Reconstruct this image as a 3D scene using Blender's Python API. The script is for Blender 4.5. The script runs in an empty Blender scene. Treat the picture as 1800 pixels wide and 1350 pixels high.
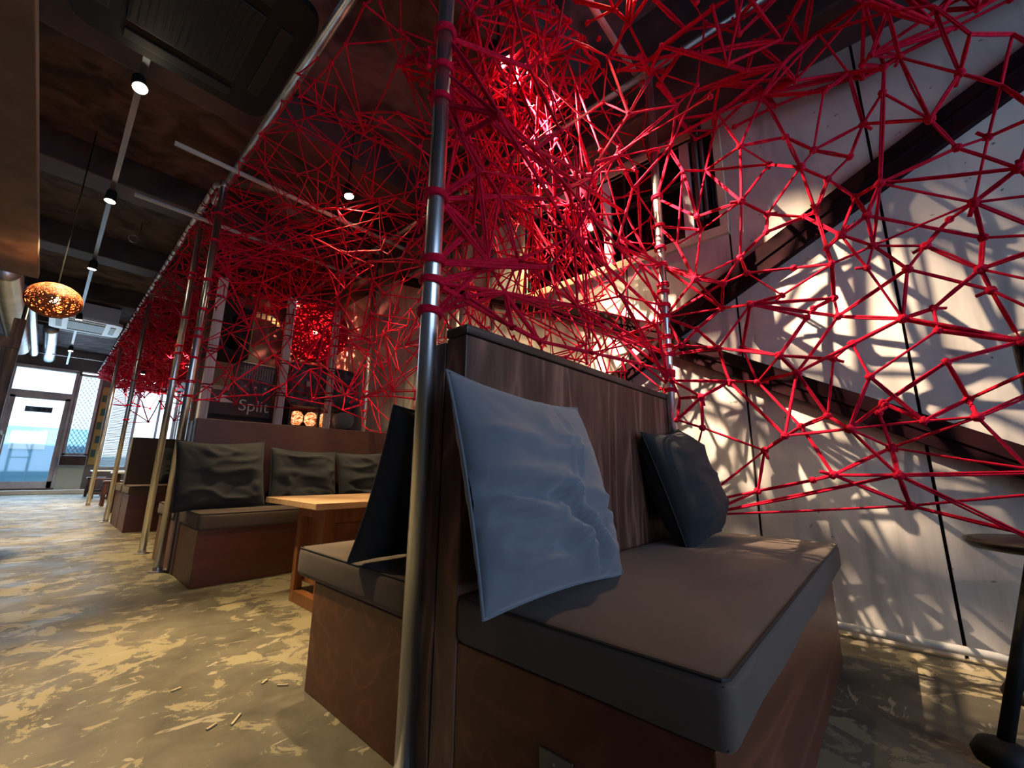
import bpy, bmesh, math, random
from mathutils import Vector, Matrix, noise
from mathutils.geometry import delaunay_2d_cdt
random.seed(7)
PI = math.pi
SC = bpy.context.scene
C = SC.collection

# ---------------------------------------------------------------- camera
FPX, PITCH, ROLL, YAW, EYE = 728.6, 0.20572, 0.011436, 0.837979, 0.72
cy, sy, cp, sp, cr, sr = math.cos(YAW), math.sin(YAW), math.cos(PITCH), math.sin(PITCH), math.cos(ROLL), math.sin(ROLL)
fwd = Vector((sy*cp, cy*cp, sp)); r0 = Vector((cy, -sy, 0)); u0 = r0.cross(fwd)
RT = r0*cr + u0*sr; UP = r0*(-sr) + u0*cr
EYEV = Vector((0, 0, EYE))
cam = bpy.data.cameras.new('camera'); camo = bpy.data.objects.new('camera', cam); C.objects.link(camo)
cam.sensor_width = 36; cam.lens = FPX/1800*36; cam.clip_start = 0.02; cam.clip_end = 200
camo.matrix_world = Matrix(((RT.x, UP.x, -fwd.x, 0), (RT.y, UP.y, -fwd.y, 0), (RT.z, UP.z, -fwd.z, EYE), (0, 0, 0, 1)))
SC.camera = camo

# ---------------------------------------------------------------- exposure, world, daylight
SC.view_settings.view_transform = 'Standard'; SC.view_settings.look = 'None'
SC.view_settings.exposure = 0.18; SC.view_settings.gamma = 1; SC.view_settings.use_curve_mapping = False
w = bpy.data.worlds.new('sky'); SC.world = w; w.use_nodes = True
w.node_tree.nodes['Background'].inputs[0].default_value = (0.62, 0.82, 1.0, 1)
w.node_tree.nodes['Background'].inputs[1].default_value = 1.6

def area(name, loc, rot, sx, sy_, col, power):
    l = bpy.data.lights.new(name, 'AREA'); l.shape = 'RECTANGLE'; l.size = sx; l.size_y = sy_
    l.color = col; l.energy = power
    o = bpy.data.objects.new(name, l); C.objects.link(o); o.location = loc; o.rotation_euler = rot
    return o
# daylight through the glazed front behind the camera (points to +Y)
area('daylight_front', (0.4, -3.9, 1.6), (PI/2, 0, 0), 4.0, 2.4, (0.40, 0.60, 1.0), 72)
# daylight through the door and windows of the far wall (points to -Y)
area('daylight_door', (0.9, 16.15, 1.7), (-PI/2, 0, 0), 3.3, 2.6, (0.55, 0.78, 1.0), 110)
sl = bpy.data.lights.new('sun', 'SUN'); sl.energy = 9; sl.angle = .02; so_ = bpy.data.objects.new('sun', sl); C.objects.link(so_); so_.rotation_euler = Vector((.25, .75, -.6)).to_track_quat('-Z', 'Y').to_euler()

def spot(name, loc, target, power, angle, blend=0.5, col=(1.0, 0.72, 0.42), rad=0.02):
    l = bpy.data.lights.new(name, 'SPOT'); l.energy = power; l.color = col; l.spot_size = math.radians(angle); l.spot_blend = blend
    l.shadow_soft_size = rad
    o = bpy.data.objects.new(name, l); C.objects.link(o); o.location = loc
    o.rotation_euler = (Vector(target)-Vector(loc)).to_track_quat('-Z', 'Y').to_euler()
    return o

# ---------------------------------------------------------------- helpers
def ray(x, y): return RT*((x-900)/FPX) - UP*((y-675)/FPX) + fwd
def onx(x, y, X): d = ray(x, y); return EYEV + d*(X/d.x)
def ony(x, y, Y): d = ray(x, y); return EYEV + d*(Y/d.y)
def onz(x, y, Z): d = ray(x, y); return EYEV + d*((Z-EYE)/d.z)

class MB:
    def __init__(s): s.v = []; s.f = []; s.smooth = True
    def add(s, vs, fs):
        n = len(s.v); s.v += [tuple(v) for v in vs]; s.f += [tuple(i+n for i in f) for f in fs]; return s
    def box(s, x0, x1, y0, y1, z0, z1):
        vs = [(x, y, z) for x in (x0, x1) for y in (y0, y1) for z in (z0, z1)]
        return s.add(vs, [(0, 1, 3, 2), (4, 6, 7, 5), (0, 4, 5, 1), (2, 3, 7, 6), (0, 2, 6, 4), (1, 5, 7, 3)])
    def bar(s, a, b, w_, h_, up=(0, 0, 1)):
        a, b = Vector(a), Vector(b); d = (b-a).normalized(); x = d.cross(Vector(up)).normalized(); y = x.cross(d)
        vs = []
        for p in (a, b):
            for i, j in ((-1, -1), (1, -1), (1, 1), (-1, 1)): vs.append(p + x*(i*w_/2) + y*(j*h_/2))
        return s.add(vs, [(0, 3, 2, 1), (4, 5, 6, 7), (0, 1, 5, 4), (1, 2, 6, 5), (2, 3, 7, 6), (3, 0, 4, 7)])
    def tube(s, pts, r, n=8, cap=True, closed=False):
        pts = [Vector(p) for p in pts]; m = len(pts); rs = r if isinstance(r, (list, tuple)) else [r]*m
        ref = None; vs = []
        for i, p in enumerate(pts):
            if closed: t = pts[(i+1) % m]-pts[i-1]
            else: t = pts[min(i+1, m-1)]-pts[max(i-1, 0)]
            if t.length < 1e-9: t = Vector((0, 0, 1))
            t.normalize()
            if ref is None: ref = t.orthogonal().normalized()
            ref = ref - t*ref.dot(t)
            if ref.length < 1e-6: ref = t.orthogonal()
            ref.normalize(); q = t.cross(ref)
            for k in range(n): a = 2*PI*k/n; vs.append(p + ref*(math.cos(a)*rs[i]) + q*(math.sin(a)*rs[i]))
        fs = []
        for i in range(m if closed else m-1):
            j = (i+1) % m
            for k in range(n): fs.append((i*n+k, i*n+(k+1) % n, j*n+(k+1) % n, j*n+k))
        if cap and not closed: fs.append(tuple(range(n-1, -1, -1))); fs.append(tuple((m-1)*n+k for k in range(n)))
        return s.add(vs, fs)
    def lathe(s, prof, n=32, c=(0, 0, 0), axis='z'):
        vs = []
        for r, z in prof:
            for k in range(n):
                a = 2*PI*k/n; p = (r*math.cos(a), r*math.sin(a), z)
                if axis == 'y': p = (p[0], p[2], p[1])
                if axis == 'x': p = (p[2], p[0], p[1])
                vs.append((p[0]+c[0], p[1]+c[1], p[2]+c[2]))
        fs = [(i*n+k, i*n+(k+1) % n, (i+1)*n+(k+1) % n, (i+1)*n+k) for i in range(len(prof)-1) for k in range(n)]
        fs.append(tuple(range(n))); fs.append(tuple((len(prof)-1)*n+k for k in range(n-1, -1, -1)))
        return s.add(vs, fs)
    def prism(s, poly, d):
        n = len(poly); d = Vector(d); vs = [Vector(p) for p in poly]+[Vector(p)+d for p in poly]
        return s.add(vs, [tuple(range(n)), tuple(range(2*n-1, n-1, -1))]+[(i, i+n, (i+1) % n+n, (i+1) % n) for i in range(n)])
    def build(s, name, m, parent=None, smooth=False, bevel=0, seg=2):
        me = bpy.data.meshes.new(name); me.from_pydata(s.v, [], s.f); me.update()
        bm = bmesh.new(); bm.from_mesh(me); bmesh.ops.recalc_face_normals(bm, faces=bm.faces)
        if bevel: bmesh.ops.bevel(bm, geom=list(bm.edges), offset=bevel, segments=seg, profile=0.5, affect='EDGES', clamp_overlap=True)
        if smooth:
            for f in bm.faces: f.smooth = True
        bm.to_mesh(me); bm.free()
        me.materials.append(m)
        o = bpy.data.objects.new(name, me); C.objects.link(o)
        if smooth and bevel == 0: pass
        if parent is not None:
            o.parent = parent; o.matrix_parent_inverse = Matrix.Translation(-parent.location) if parent.type == 'EMPTY' and parent.parent is None else Matrix()
        return o

def tag(o, label=None, cat=None, group=None, kind=None):
    if label: o['label'] = label
    if cat: o['category'] = cat
    if group: o['group'] = group
    if kind: o['kind'] = kind
    return o
def thing(name, label, cat, loc=(0, 0, 0), group=None):
    o = bpy.data.objects.new(name, None); C.objects.link(o); o.location = loc; o.empty_display_size = .1
    return tag(o, label, cat, group)
def struct(o): o['kind'] = 'structure'; return o

# ---------------------------------------------------------------- materials
def newmat(name):
    m = bpy.data.materials.new(name); m.use_nodes = True
    nt = m.node_tree; return m, nt, nt.nodes['Principled BSDF']
def mat(name, col, rough=.6, metal=0, spec=.5, emit=None, es=0, sheen=0):
    m, nt, b = newmat(name)
    b.inputs['Base Color'].default_value = (*col, 1); b.inputs['Roughness'].default_value = rough
    b.inputs['Metallic'].default_value = metal; b.inputs['Specular IOR Level'].default_value = spec
    if emit: b.inputs['Emission Color'].default_value = (*emit, 1); b.inputs['Emission Strength'].default_value = es
    if sheen: b.inputs['Sheen Weight'].default_value = sheen
    return m
def noisy(name, c1, c2, scale=(4, 4, 4), rough=(.5, .7), bump=.1, detail=6, dist=0, metal=0, spec=.5, lo=.35, hi=.65, bscale=None, c3=None):
    m, nt, b = newmat(name); N = nt.nodes; L = nt.links
    tc = N.new('ShaderNodeTexCoord'); mp = N.new('ShaderNodeMapping'); mp.inputs['Scale'].default_value = scale
    L.new(tc.outputs['Object'], mp.inputs[0])
    nz = N.new('ShaderNodeTexNoise'); nz.inputs['Scale'].default_value = 1; nz.inputs['Detail'].default_value = detail; nz.inputs['Distortion'].default_value = dist
    L.new(mp.outputs[0], nz.inputs['Vector'])
    rp = N.new('ShaderNodeValToRGB'); rp.color_ramp.elements[0].position = lo; rp.color_ramp.elements[1].position = hi
    rp.color_ramp.elements[0].color = (*c1, 1); rp.color_ramp.elements[1].color = (*c2, 1)
    if c3: e = rp.color_ramp.elements.new((lo+hi)/2); e.color = (*c3, 1)
    L.new(nz.outputs[0], rp.inputs[0]); L.new(rp.outputs[0], b.inputs['Base Color'])
    mr = N.new('ShaderNodeMapRange'); mr.inputs[3].default_value = rough[0]; mr.inputs[4].default_value = rough[1]
    L.new(nz.outputs[0], mr.inputs[0]); L.new(mr.outputs[0], b.inputs['Roughness'])
    b.inputs['Metallic'].default_value = metal; b.inputs['Specular IOR Level'].default_value = spec
    if bump:
        n2 = nz
        if bscale:
            n2 = N.new('ShaderNodeTexNoise'); n2.inputs['Scale'].default_value = bscale; n2.inputs['Detail'].default_value = 5
            L.new(tc.outputs['Object'], n2.inputs['Vector'])
        bp = N.new('ShaderNodeBump'); bp.inputs['Strength'].default_value = bump; bp.inputs['Distance'].default_value = .02
        L.new(n2.outputs[0], bp.inputs['Height']); L.new(bp.outputs[0], b.inputs['Normal'])
    return m
def woodmat(name, dark, light, axis='z', rough=.45, pores=None):
    m, nt, b = newmat(name); N = nt.nodes; L = nt.links
    tc = N.new('ShaderNodeTexCoord'); mp = N.new('ShaderNodeMapping')
    mp.inputs['Scale'].default_value = {'z': (6, 6, .75), 'x': (.6, 5, 5), 'y': (5, .6, 5)}[axis]
    L.new(tc.outputs['Object'], mp.inputs[0])
    wv = N.new('ShaderNodeTexNoise'); wv.inputs['Scale'].default_value = 1.0; wv.inputs['Detail'].default_value = 2; wv.inputs['Distortion'].default_value = .6
    L.new(mp.outputs[0], wv.inputs['Vector'])
    mu = N.new('ShaderNodeMath'); mu.operation = 'MULTIPLY'; mu.inputs[1].default_value = 11; L.new(wv.outputs[0], mu.inputs[0])
    fr = N.new('ShaderNodeMath'); fr.operation = 'PINGPONG'; fr.inputs[1].default_value = 1; L.new(mu.outputs[0], fr.inputs[0])
    pw = N.new('ShaderNodeMath'); pw.operation = 'POWER'; pw.inputs[1].default_value = 3.5; L.new(fr.outputs[0], pw.inputs[0])
    fn = N.new('ShaderNodeTexNoise'); fn.inputs['Scale'].default_value = 9; fn.inputs['Detail'].default_value = 6; L.new(mp.outputs[0], fn.inputs['Vector'])
    bn = N.new('ShaderNodeTexNoise'); bn.inputs['Scale'].default_value = 3.0; L.new(tc.outputs['Object'], bn.inputs['Vector'])
    mm = N.new('ShaderNodeMath'); mm.operation = 'MULTIPLY'; L.new(pw.outputs[0], mm.inputs[0]); L.new(bn.outputs[0], mm.inputs[1])
    ad = N.new('ShaderNodeMath'); ad.operation = 'MULTIPLY_ADD'; L.new(fn.outputs[0], ad.inputs[0]); ad.inputs[1].default_value = .55; L.new(mm.outputs[0], ad.inputs[2])
    rp = N.new('ShaderNodeValToRGB'); rp.color_ramp.elements[0].position = .2; rp.color_ramp.elements[1].position = .95
    rp.color_ramp.elements[0].color = (*dark, 1); rp.color_ramp.elements[1].color = (*light, 1)
    L.new(ad.outputs[0], rp.inputs[0]); L.new(rp.outputs[0], b.inputs['Base Color']); b.inputs['Roughness'].default_value = rough
    bp = N.new('ShaderNodeBump'); bp.inputs['Strength'].default_value = .15; bp.inputs['Distance'].default_value = .004
    L.new(ad.outputs[0], bp.inputs['Height']); L.new(bp.outputs[0], b.inputs['Normal'])
    return m
def fabric(name, c, c2, rough=.9, weave=900, sheen=.25):
    m, nt, b = newmat(name); N = nt.nodes; L = nt.links
    tc = N.new('ShaderNodeTexCoord')
    nz = N.new('ShaderNodeTexNoise'); nz.inputs['Scale'].default_value = 5; nz.inputs['Detail'].default_value = 5; L.new(tc.outputs['Object'], nz.inputs['Vector'])
    mx = N.new('ShaderNodeMix'); mx.data_type = 'RGBA'; mx.inputs[6].default_value = (*c, 1); mx.inputs[7].default_value = (*c2, 1)
    L.new(nz.outputs[0], mx.inputs[0]); L.new(mx.outputs[2], b.inputs['Base Color'])
    b.inputs['Roughness'].default_value = rough; b.inputs['Sheen Weight'].default_value = sheen; b.inputs['Sheen Roughness'].default_value = .6
    f = N.new('ShaderNodeTexNoise'); f.inputs['Scale'].default_value = weave; f.inputs['Detail'].default_value = 2; L.new(tc.outputs['Object'], f.inputs['Vector'])
    bp = N.new('ShaderNodeBump'); bp.inputs['Strength'].default_value = .25; bp.inputs['Distance'].default_value = .002
    L.new(f.outputs[0], bp.inputs['Height']); L.new(bp.outputs[0], b.inputs['Normal'])
    return m

def floormat():
    m, nt, b = newmat('worn_concrete_floor'); N = nt.nodes; L = nt.links
    tc = N.new('ShaderNodeTexCoord')
    def nz(scale, detail=8, dist=0, rough=.55, vec=None):
        n = N.new('ShaderNodeTexNoise'); n.inputs['Scale'].default_value = scale; n.inputs['Detail'].default_value = detail
        n.inputs['Distortion'].default_value = dist; n.inputs['Roughness'].default_value = rough
        L.new(vec if vec else tc.outputs['Object'], n.inputs['Vector']); return n.outputs[0]
    def ramp(f, a, b_, ca, cb):
        r = N.new('ShaderNodeValToRGB'); r.color_ramp.elements[0].position = a; r.color_ramp.elements[1].position = b_
        r.color_ramp.elements[0].color = ca; r.color_ramp.elements[1].color = cb; L.new(f, r.inputs[0]); return r.outputs[0]
    def mix(fac, a, b_):
        x = N.new('ShaderNodeMix'); x.data_type = 'RGBA'; L.new(fac, x.inputs[0])
        if isinstance(a, tuple): x.inputs[6].default_value = a
        else: L.new(a, x.inputs[6])
        if isinstance(b_, tuple): x.inputs[7].default_value = b_
        else: L.new(b_, x.inputs[7])
        return x.outputs[2]
    W = (1, 1, 1, 1); K = (0, 0, 0, 1)
    base = ramp(nz(1.1, 6), .3, .7, (.075, .064, .044, 1), (.18, .15, .098, 1))
    fine = ramp(nz(9, 8, .5), .35, .7, (.7, .7, .7, 1), (1.15, 1.15, 1.15, 1))
    mu = N.new('ShaderNodeMix'); mu.data_type = 'RGBA'; mu.blend_type = 'MULTIPLY'; mu.inputs[0].default_value = 1
    L.new(base, mu.inputs[6]); L.new(fine, mu.inputs[7])
    # pale flaked coats: big patch mask x crisp threshold
    p1 = nz(7.5, 15, .6, .70); p2 = nz(1.2, 3)
    a = N.new('ShaderNodeMath'); a.operation = 'MULTIPLY_ADD'; L.new(p2, a.inputs[0]); a.inputs[1].default_value = .8; L.new(p1, a.inputs[2])
    m1 = ramp(a.outputs[0], .925, .945, K, W)
    c1 = mix(m1, mu.outputs[2], (.27, .225, .13, 1))
    q = N.new('ShaderNodeMapping'); q.inputs['Scale'].default_value = (5, 12, 5); q.inputs['Rotation'].default_value = (0, 0, .5); L.new(tc.outputs['Object'], q.inputs[0])
    m2 = ramp(nz(1.0, 10, 1.2, .6, q.outputs[0]), .63, .645, K, W)
    c2 = mix(m2, c1, (.33, .28, .19, 1))
    m3 = ramp(nz(3.0, 9, .8, .6), .66, .70, K, W)
    c3 = mix(m3, c2, (.05, .042, .035, 1))
    L.new(c3, b.inputs['Base Color'])
    r = ramp(nz(4, 6), .3, .7, (.42, .42, .42, 1), (.7, .7, .7, 1)); L.new(r, b.inputs['Roughness'])
    b.inputs['Specular IOR Level'].default_value = .45
    bp = N.new('ShaderNodeBump'); bp.inputs['Strength'].default_value = .35; bp.inputs['Distance'].default_value = .006
    L.new(c3, bp.inputs['Height']); L.new(bp.outputs[0], b.inputs['Normal'])
    return m
def wallmat():
    m, nt, b = newmat('pale_concrete_wall'); N = nt.nodes; L = nt.links
    tc = N.new('ShaderNodeTexCoord')
    n1 = N.new('ShaderNodeTexNoise'); n1.inputs['Scale'].default_value = 1.6; n1.inputs['Detail'].default_value = 9; n1.inputs['Distortion'].default_value = .6; L.new(tc.outputs['Object'], n1.inputs['Vector'])
    rp = N.new('ShaderNodeValToRGB'); e = rp.color_ramp.elements; e[0].position = .3; e[1].position = .72
    e[0].color = (.33, .31, .30, 1); e[1].color = (.66, .61, .54, 1); L.new(n1.outputs[0], rp.inputs[0])
    mp = N.new('ShaderNodeMapping'); mp.inputs['Scale'].default_value = (1, 7, .8); L.new(tc.outputs['Object'], mp.inputs[0])
    n2 = N.new('ShaderNodeTexNoise'); n2.inputs['Scale'].default_value = 1.5; n2.inputs['Detail'].default_value = 8; L.new(mp.outputs[0], n2.inputs['Vector'])
    r2 = N.new('ShaderNodeValToRGB'); e = r2.color_ramp.elements; e[0].position = .28; e[1].position = .5
    e[0].color = (.6, .6, .6, 1); e[1].color = (1, 1, 1, 1); L.new(n2.outputs[0], r2.inputs[0])
    mu = N.new('ShaderNodeMix'); mu.data_type = 'RGBA'; mu.blend_type = 'MULTIPLY'; mu.inputs[0].default_value = 1
    L.new(rp.outputs[0], mu.inputs[6]); L.new(r2.outputs[0], mu.inputs[7])
    n3 = N.new('ShaderNodeTexNoise'); n3.inputs['Scale'].default_value = 22; n3.inputs['Detail'].default_value = 4; L.new(tc.outputs['Object'], n3.inputs['Vector'])
    r3 = N.new('ShaderNodeValToRGB'); e = r3.color_ramp.elements; e[0].position = .70; e[1].position = .74
    e[0].color = (0, 0, 0, 1); e[1].color = (1, 1, 1, 1); L.new(n3.outputs[0], r3.inputs[0])
    mx = N.new('ShaderNodeMix'); mx.data_type = 'RGBA'; L.new(r3.outputs[0], mx.inputs[0]); L.new(mu.outputs[2], mx.inputs[6]); mx.inputs[7].default_value = (.16, .15, .13, 1)
    L.new(mx.outputs[2], b.inputs['Base Color']); b.inputs['Roughness'].default_value = .8
    bp = N.new('ShaderNodeBump'); bp.inputs['Strength'].default_value = .25; bp.inputs['Distance'].default_value = .01
    L.new(n1.outputs[0], bp.inputs['Height']); L.new(bp.outputs[0], b.inputs['Normal'])
    return m
def glassmat(name, col=(1, 1, 1), fac=.08):
    m = bpy.data.materials.new(name); m.use_nodes = True; nt = m.node_tree; N = nt.nodes; L = nt.links; N.clear()
    o = N.new('ShaderNodeOutputMaterial'); t = N.new('ShaderNodeBsdfTransparent'); t.inputs[0].default_value = (*col, 1)
    g = N.new('ShaderNodeBsdfGlossy'); g.inputs['Roughness'].default_value = .03; mx = N.new('ShaderNodeMixShader'); mx.inputs[0].default_value = fac
    L.new(t.outputs[0], mx.inputs[1]); L.new(g.outputs[0], mx.inputs[2]); L.new(mx.outputs[0], o.inputs[0]); return m

M = {}
M['floor'] = floormat(); M['wall'] = wallmat()
M['ceil'] = noisy('rough_dark_ceiling', (.026, .022, .028), (.13, .105, .115), (2.4, 2.9, 2.2), (.7, .95), .9, 7, 1.2, bscale=3.5, lo=.38, hi=.62)
M['beam'] = noisy('dark_ceiling_beam', (.03, .02, .022), (.09, .062, .06), (2, 2, 2), (.6, .8), .2)
M['black'] = mat('matt_black', (.005, .005, .006), .6, 0, .25)
M['blackp'] = mat('black_panel', (.009, .009, .011), .55, 0, .3)
M['soffit'] = noisy('brown_plaster', (.12, .085, .06), (.17, .12, .085), (5, 5, 5), (.8, .95), .15)
M['steel'] = noisy('brushed_steel_pole', (.66, .67, .70), (.80, .81, .83), (30, 30, 2), (.26, .36), 0, 4, metal=1)
M['steel_d'] = noisy('dull_steel_pipe', (.42, .40, .40), (.62, .60, .58), (12, 12, 12), (.3, .5), .05, metal=1)
M['white_m'] = mat('white_painted_pipe', (.55, .52, .50), .45)
M['rope'] = noisy('red_rope', (.46, .003, .024), (.66, .006, .040), (60, 60, 60), (.7, .85), .3, 3, spec=.12, bscale=420)
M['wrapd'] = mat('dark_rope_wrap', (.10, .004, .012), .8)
M['back'] = woodmat('stained_oak_dark', (.055, .020, .012), (.27, .125, .080), 'z', .42)
M['maroon'] = noisy('maroon_panel', (.034, .009, .008), (.050, .014, .011), (3, 3, 3), (.4, .5), .03)
M['base'] = woodmat('mahogany_stain', (.10, .026, .012), (.19, .055, .026), 'x', .4)
M['base_s'] = woodmat('mahogany_stain_side', (.085, .024, .013), (.155, .046, .025), 'y', .4)
M['trim'] = woodmat('stained_trim', (.04, .02, .015), (.13, .08, .06), 'x', .4)
M['cush'] = fabric('charcoal_seat_cloth', (.080, .052, .036), (.112, .074, .052), .85, 700, .08)
M['pipe'] = mat('black_piping', (.012, .011, .012), .7)
M['pillow'] = fabric('blue_grey_cushion_cloth', (.105, .118, .142), (.150, .164, .190), .8, 900, .35)
M['pillow2'] = fabric('black_cushion_cloth', (.010, .0105, .013), (.017, .018, .022), .85, 900, .04)
M['table'] = woodmat('oiled_pine', (.60, .36, .19), (.78, .52, .31), 'x', .35)
M['tlegs'] = woodmat('oiled_pine_leg', (.22, .075, .022), (.38, .15, .05), 'z', .4)
M['brace'] = noisy('rusty_steel', (.009, .0025, .0035), (.020, .005, .007), (8, 8, 8), (.85, .95), .2, spec=.08)
M['seam'] = mat('joint_black', (.012, .010, .010), .9)
M['conduit'] = mat('grey_plastic_pipe', (.36, .35, .33), .5)
M['frame_y'] = noisy('cream_window_frame', (.50, .42, .28), (.66, .58, .42), (6, 6, 6), (.5, .7), .05)
M['frame_w'] = mat('white_frame', (.70, .70, .72), .5)
M['plastic_w'] = mat('white_plastic', (.60, .66, .72), .4)
M['grey'] = mat('grey_plastic', (.16, .18, .20), .5)
M['duct'] = noisy('galvanised_duct', (.45, .50, .56), (.70, .74, .80), (3, 3, 3), (.25, .4), .05, metal=.9)
M['doorframe'] = noisy('weathered_door_frame', (.45, .43, .50), (.68, .66, .72), (3, 3, 3), (.4, .6), .05)
M['endwall'] = noisy('grey_end_wall', (.14, .13, .14), (.22, .21, .23), (2, 2, 2), (.8, .9), .05)
M['dado'] = mat('pale_green_panel', (.50, .56, .52), .6)
M['glass'] = glassmat('clear_glass', (.86, .96, 1.0)); M['glassb'] = glassmat('blue_film_glass', (.42, .78, 1.0), .10)
M['oldwood'] = woodmat('old_timber', (.05, .03, .022), (.22, .14, .10), 'z', .6)
M['rattan'] = noisy('rattan_strip', (.26, .055, .014), (.50, .15, .04), (40, 40, 40), (.5, .7), .1)
M['bulb'] = mat('lamp_bulb', (1, .8, .5), .5, emit=(1, .62, .26), es=60)
M['lens'] = mat('spotlight_lens', (1, .9, .7), .4, emit=(1, .84, .58), es=90)
M['lens2'] = mat('small_lamp_lens', (1, .9, .7), .4, emit=(1, .80, .6), es=25)
M['post'] = noisy('white_grooved_timber', (.52, .46, .44), (.72, .66, .64), (60, 60, 1.2), (.5, .7), .2)
M['case'] = noisy('dark_case', (.030, .016, .018), (.055, .030, .032), (6, 6, 6), (.4, .6), .1)
M['trunk'] = noisy('dark_checked_case', (.028, .022, .032), (.10, .09, .11), (14, 14, 14), (.4, .6), .1, lo=.48, hi=.54)
M['paper'] = noisy('lit_paper', (.75, .42, .18), (.95, .75, .48), (14, 14, 14), (.6, .8), .4)
M['ink'] = mat('white_lettering', (.62, .62, .58), .6)
M['signgrey'] = mat('grey_sign', (.16, .18, .24), .5)
M['tablewhite'] = mat('white_laminate', (.62, .64, .66), .35)
M['chairwood'] = woodmat('red_brown_chair', (.06, .018, .014), (.14, .045, .03), 'z', .5)
M['mustard'] = mat('mustard_paper', (.50, .36, .12), .7); M['teal'] = mat('teal_paper', (.05, .14, .13), .7)
M['screw'] = mat('screw_head', (.55, .52, .50), .3, 1)
M['splinter'] = mat('pale_splinter', (.55, .45, .28), .8)
M['streetwall'] = noisy('bright_street_wall', (.75, .80, .85), (.85, .90, .95), (2, 2, 2), (.8, .9), 0)
M['streetblue'] = mat('blue_street_panel', (.25, .50, .68), .7)
M['mesh'] = mat('window_mesh', (.25, .32, .42), .6)

def papermat():
    m, nt, b = newmat('glowing_paper'); N = nt.nodes; L = nt.links
    tc = N.new('ShaderNodeTexCoord'); v = N.new('ShaderNodeTexNoise'); v.inputs['Scale'].default_value = 26; v.inputs['Detail'].default_value = 4; v.inputs['Distortion'].default_value = 2
    L.new(tc.outputs['Object'], v.inputs['Vector']); r = N.new('ShaderNodeValToRGB'); e = r.color_ramp.elements
    e[0].position = .38; e[0].color = (.12, .012, .004, 1); e[1].position = .62; e[1].color = (1, .78, .45, 1); x = e.new(.5); x.color = (1, .25, .05, 1)
    L.new(v.outputs[0], r.inputs[0]); L.new(r.outputs[0], b.inputs['Emission Color']); b.inputs['Emission Strength'].default_value = 1.3; b.inputs['Base Color'].default_value = (.7, .35, .15, 1); return m
M['lantern'] = papermat()
# ---------------------------------------------------------------- room shell
CZ = 3.8
WX, LX, NY, FY = 2.6, -3.2, -4.0, 16.3
struct(MB().box(LX-.2, 3.0, NY-.3, FY+4.5, -.2, 0).build('floor', M['floor']))
cb = MB(); cb.box(LX-.2, 3.0, NY-.3, FY+.3, CZ, CZ+.2)
struct(cb.build('ceiling', M['ceil']))
for i, y in enumerate((-2.4, -.6, 1.3, 3.35, 5.4, 7.6, 9.8, 12.4)):
    struct(MB().box(LX, WX, y, y+.34, CZ-.30, CZ).build('trim_%d' % (i+1), M['beam'], bevel=.01))
struct(MB().box(2.28, WX, NY, FY, 3.02, CZ).build('trim_27', M['beam'], bevel=.01))
# right wall: cast slabs with open joints on a dark backing
wb = MB(); seams = [-.13]
while seams[-1] < 15.5: seams.append(seams[-1]+.685)
ys = [NY-.1, -2.185, -1.5, -.815]+seams+[FY+.1]
WIN = (.60, 2.20, 2.22, 2.95)
for a, b in zip(ys[:-1], ys[1:]):
    a += .006; b -= .006
    if b <= WIN[0] or a >= WIN[1]: wb.box(WX, WX+.10, a, b, 0, CZ)
    else:
        wb.box(WX, WX+.10, a, b, 0, WIN[2]); wb.box(WX, WX+.10, a, b, WIN[3], CZ)
        if a < WIN[0]: wb.box(WX, WX+.10, a, WIN[0], WIN[2], WIN[3])
        if b > WIN[1]: wb.box(WX, WX+.10, WIN[1], b, WIN[2], WIN[3])
wr = struct(wb.build('wall_right', M['wall']))
struct(MB().box(WX+.22, WX+.4, NY-.1, FY+.1, 0, CZ).build('trim_20', M['seam']))
struct(MB().box(LX-.2, LX, NY-.1, FY+.1, 0, CZ).build('wall_left', M['endwall']))
# seam shading strips (open dark joints)
sb = MB()
for y in ys[1:-1]: sb.box(WX+.03, WX+.05, y-.008, y+.008, 0, CZ)
struct(sb.build('trim_21', M['seam']))
# high window in the right wall
wn = struct(MB().box(WX-.012, WX+.03, WIN[0]-.05, WIN[0], WIN[2]-.05, WIN[3]+.05).box(WX-.012, WX+.03, WIN[1], WIN[1]+.05, WIN[2]-.05, WIN[3]+.05)
            .box(WX-.03, WX+.03, WIN[0]-.05, WIN[1]+.05, WIN[2]-.06, WIN[2]).box(WX-.012, WX+.03, WIN[0], WIN[1], WIN[3], WIN[3]+.05).build('window_1', M['frame_y'], bevel=.004))
MB().box(WX+.02, WX+.06, .76, .82, WIN[2], WIN[3]).box(WX+.02, WX+.06, 1.36, 1.42, WIN[2], WIN[3]).build('mullion', M['frame_w'], wn)
MB().box(WX+.035, WX+.045, WIN[0], WIN[1], WIN[2], WIN[3]).build('pane', glassmat('dim_glass', (.25, .24, .24), .12), wn)
# faint stencilled number on the wall
def text(body, size, mt, parent, mw, name='lettering', ext=.0006):
    cu = bpy.data.curves.new(name, 'FONT'); cu.body = body; cu.size = size; cu.extrude = ext; cu.align_x = 'CENTER'; cu.align_y = 'CENTER'
    cu.materials.append(mt); o = bpy.data.objects.new(name, cu); C.objects.link(o); o.parent = parent; o.matrix_parent_inverse = Matrix.Translation(-parent.location); o.matrix_basis = mw; return o
p = onx(1428, 460, WX-.0015)
text('06', .075, mat('faded_stencil', (.40, .36, .33), .8), wr, Matrix.Translation(p) @ Matrix(((0, 0, -1, 0), (-1, 0, 0, 0), (0, 1, 0, 0), (0, 0, 0, 1))), 'stencil_number', .0003)

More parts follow.
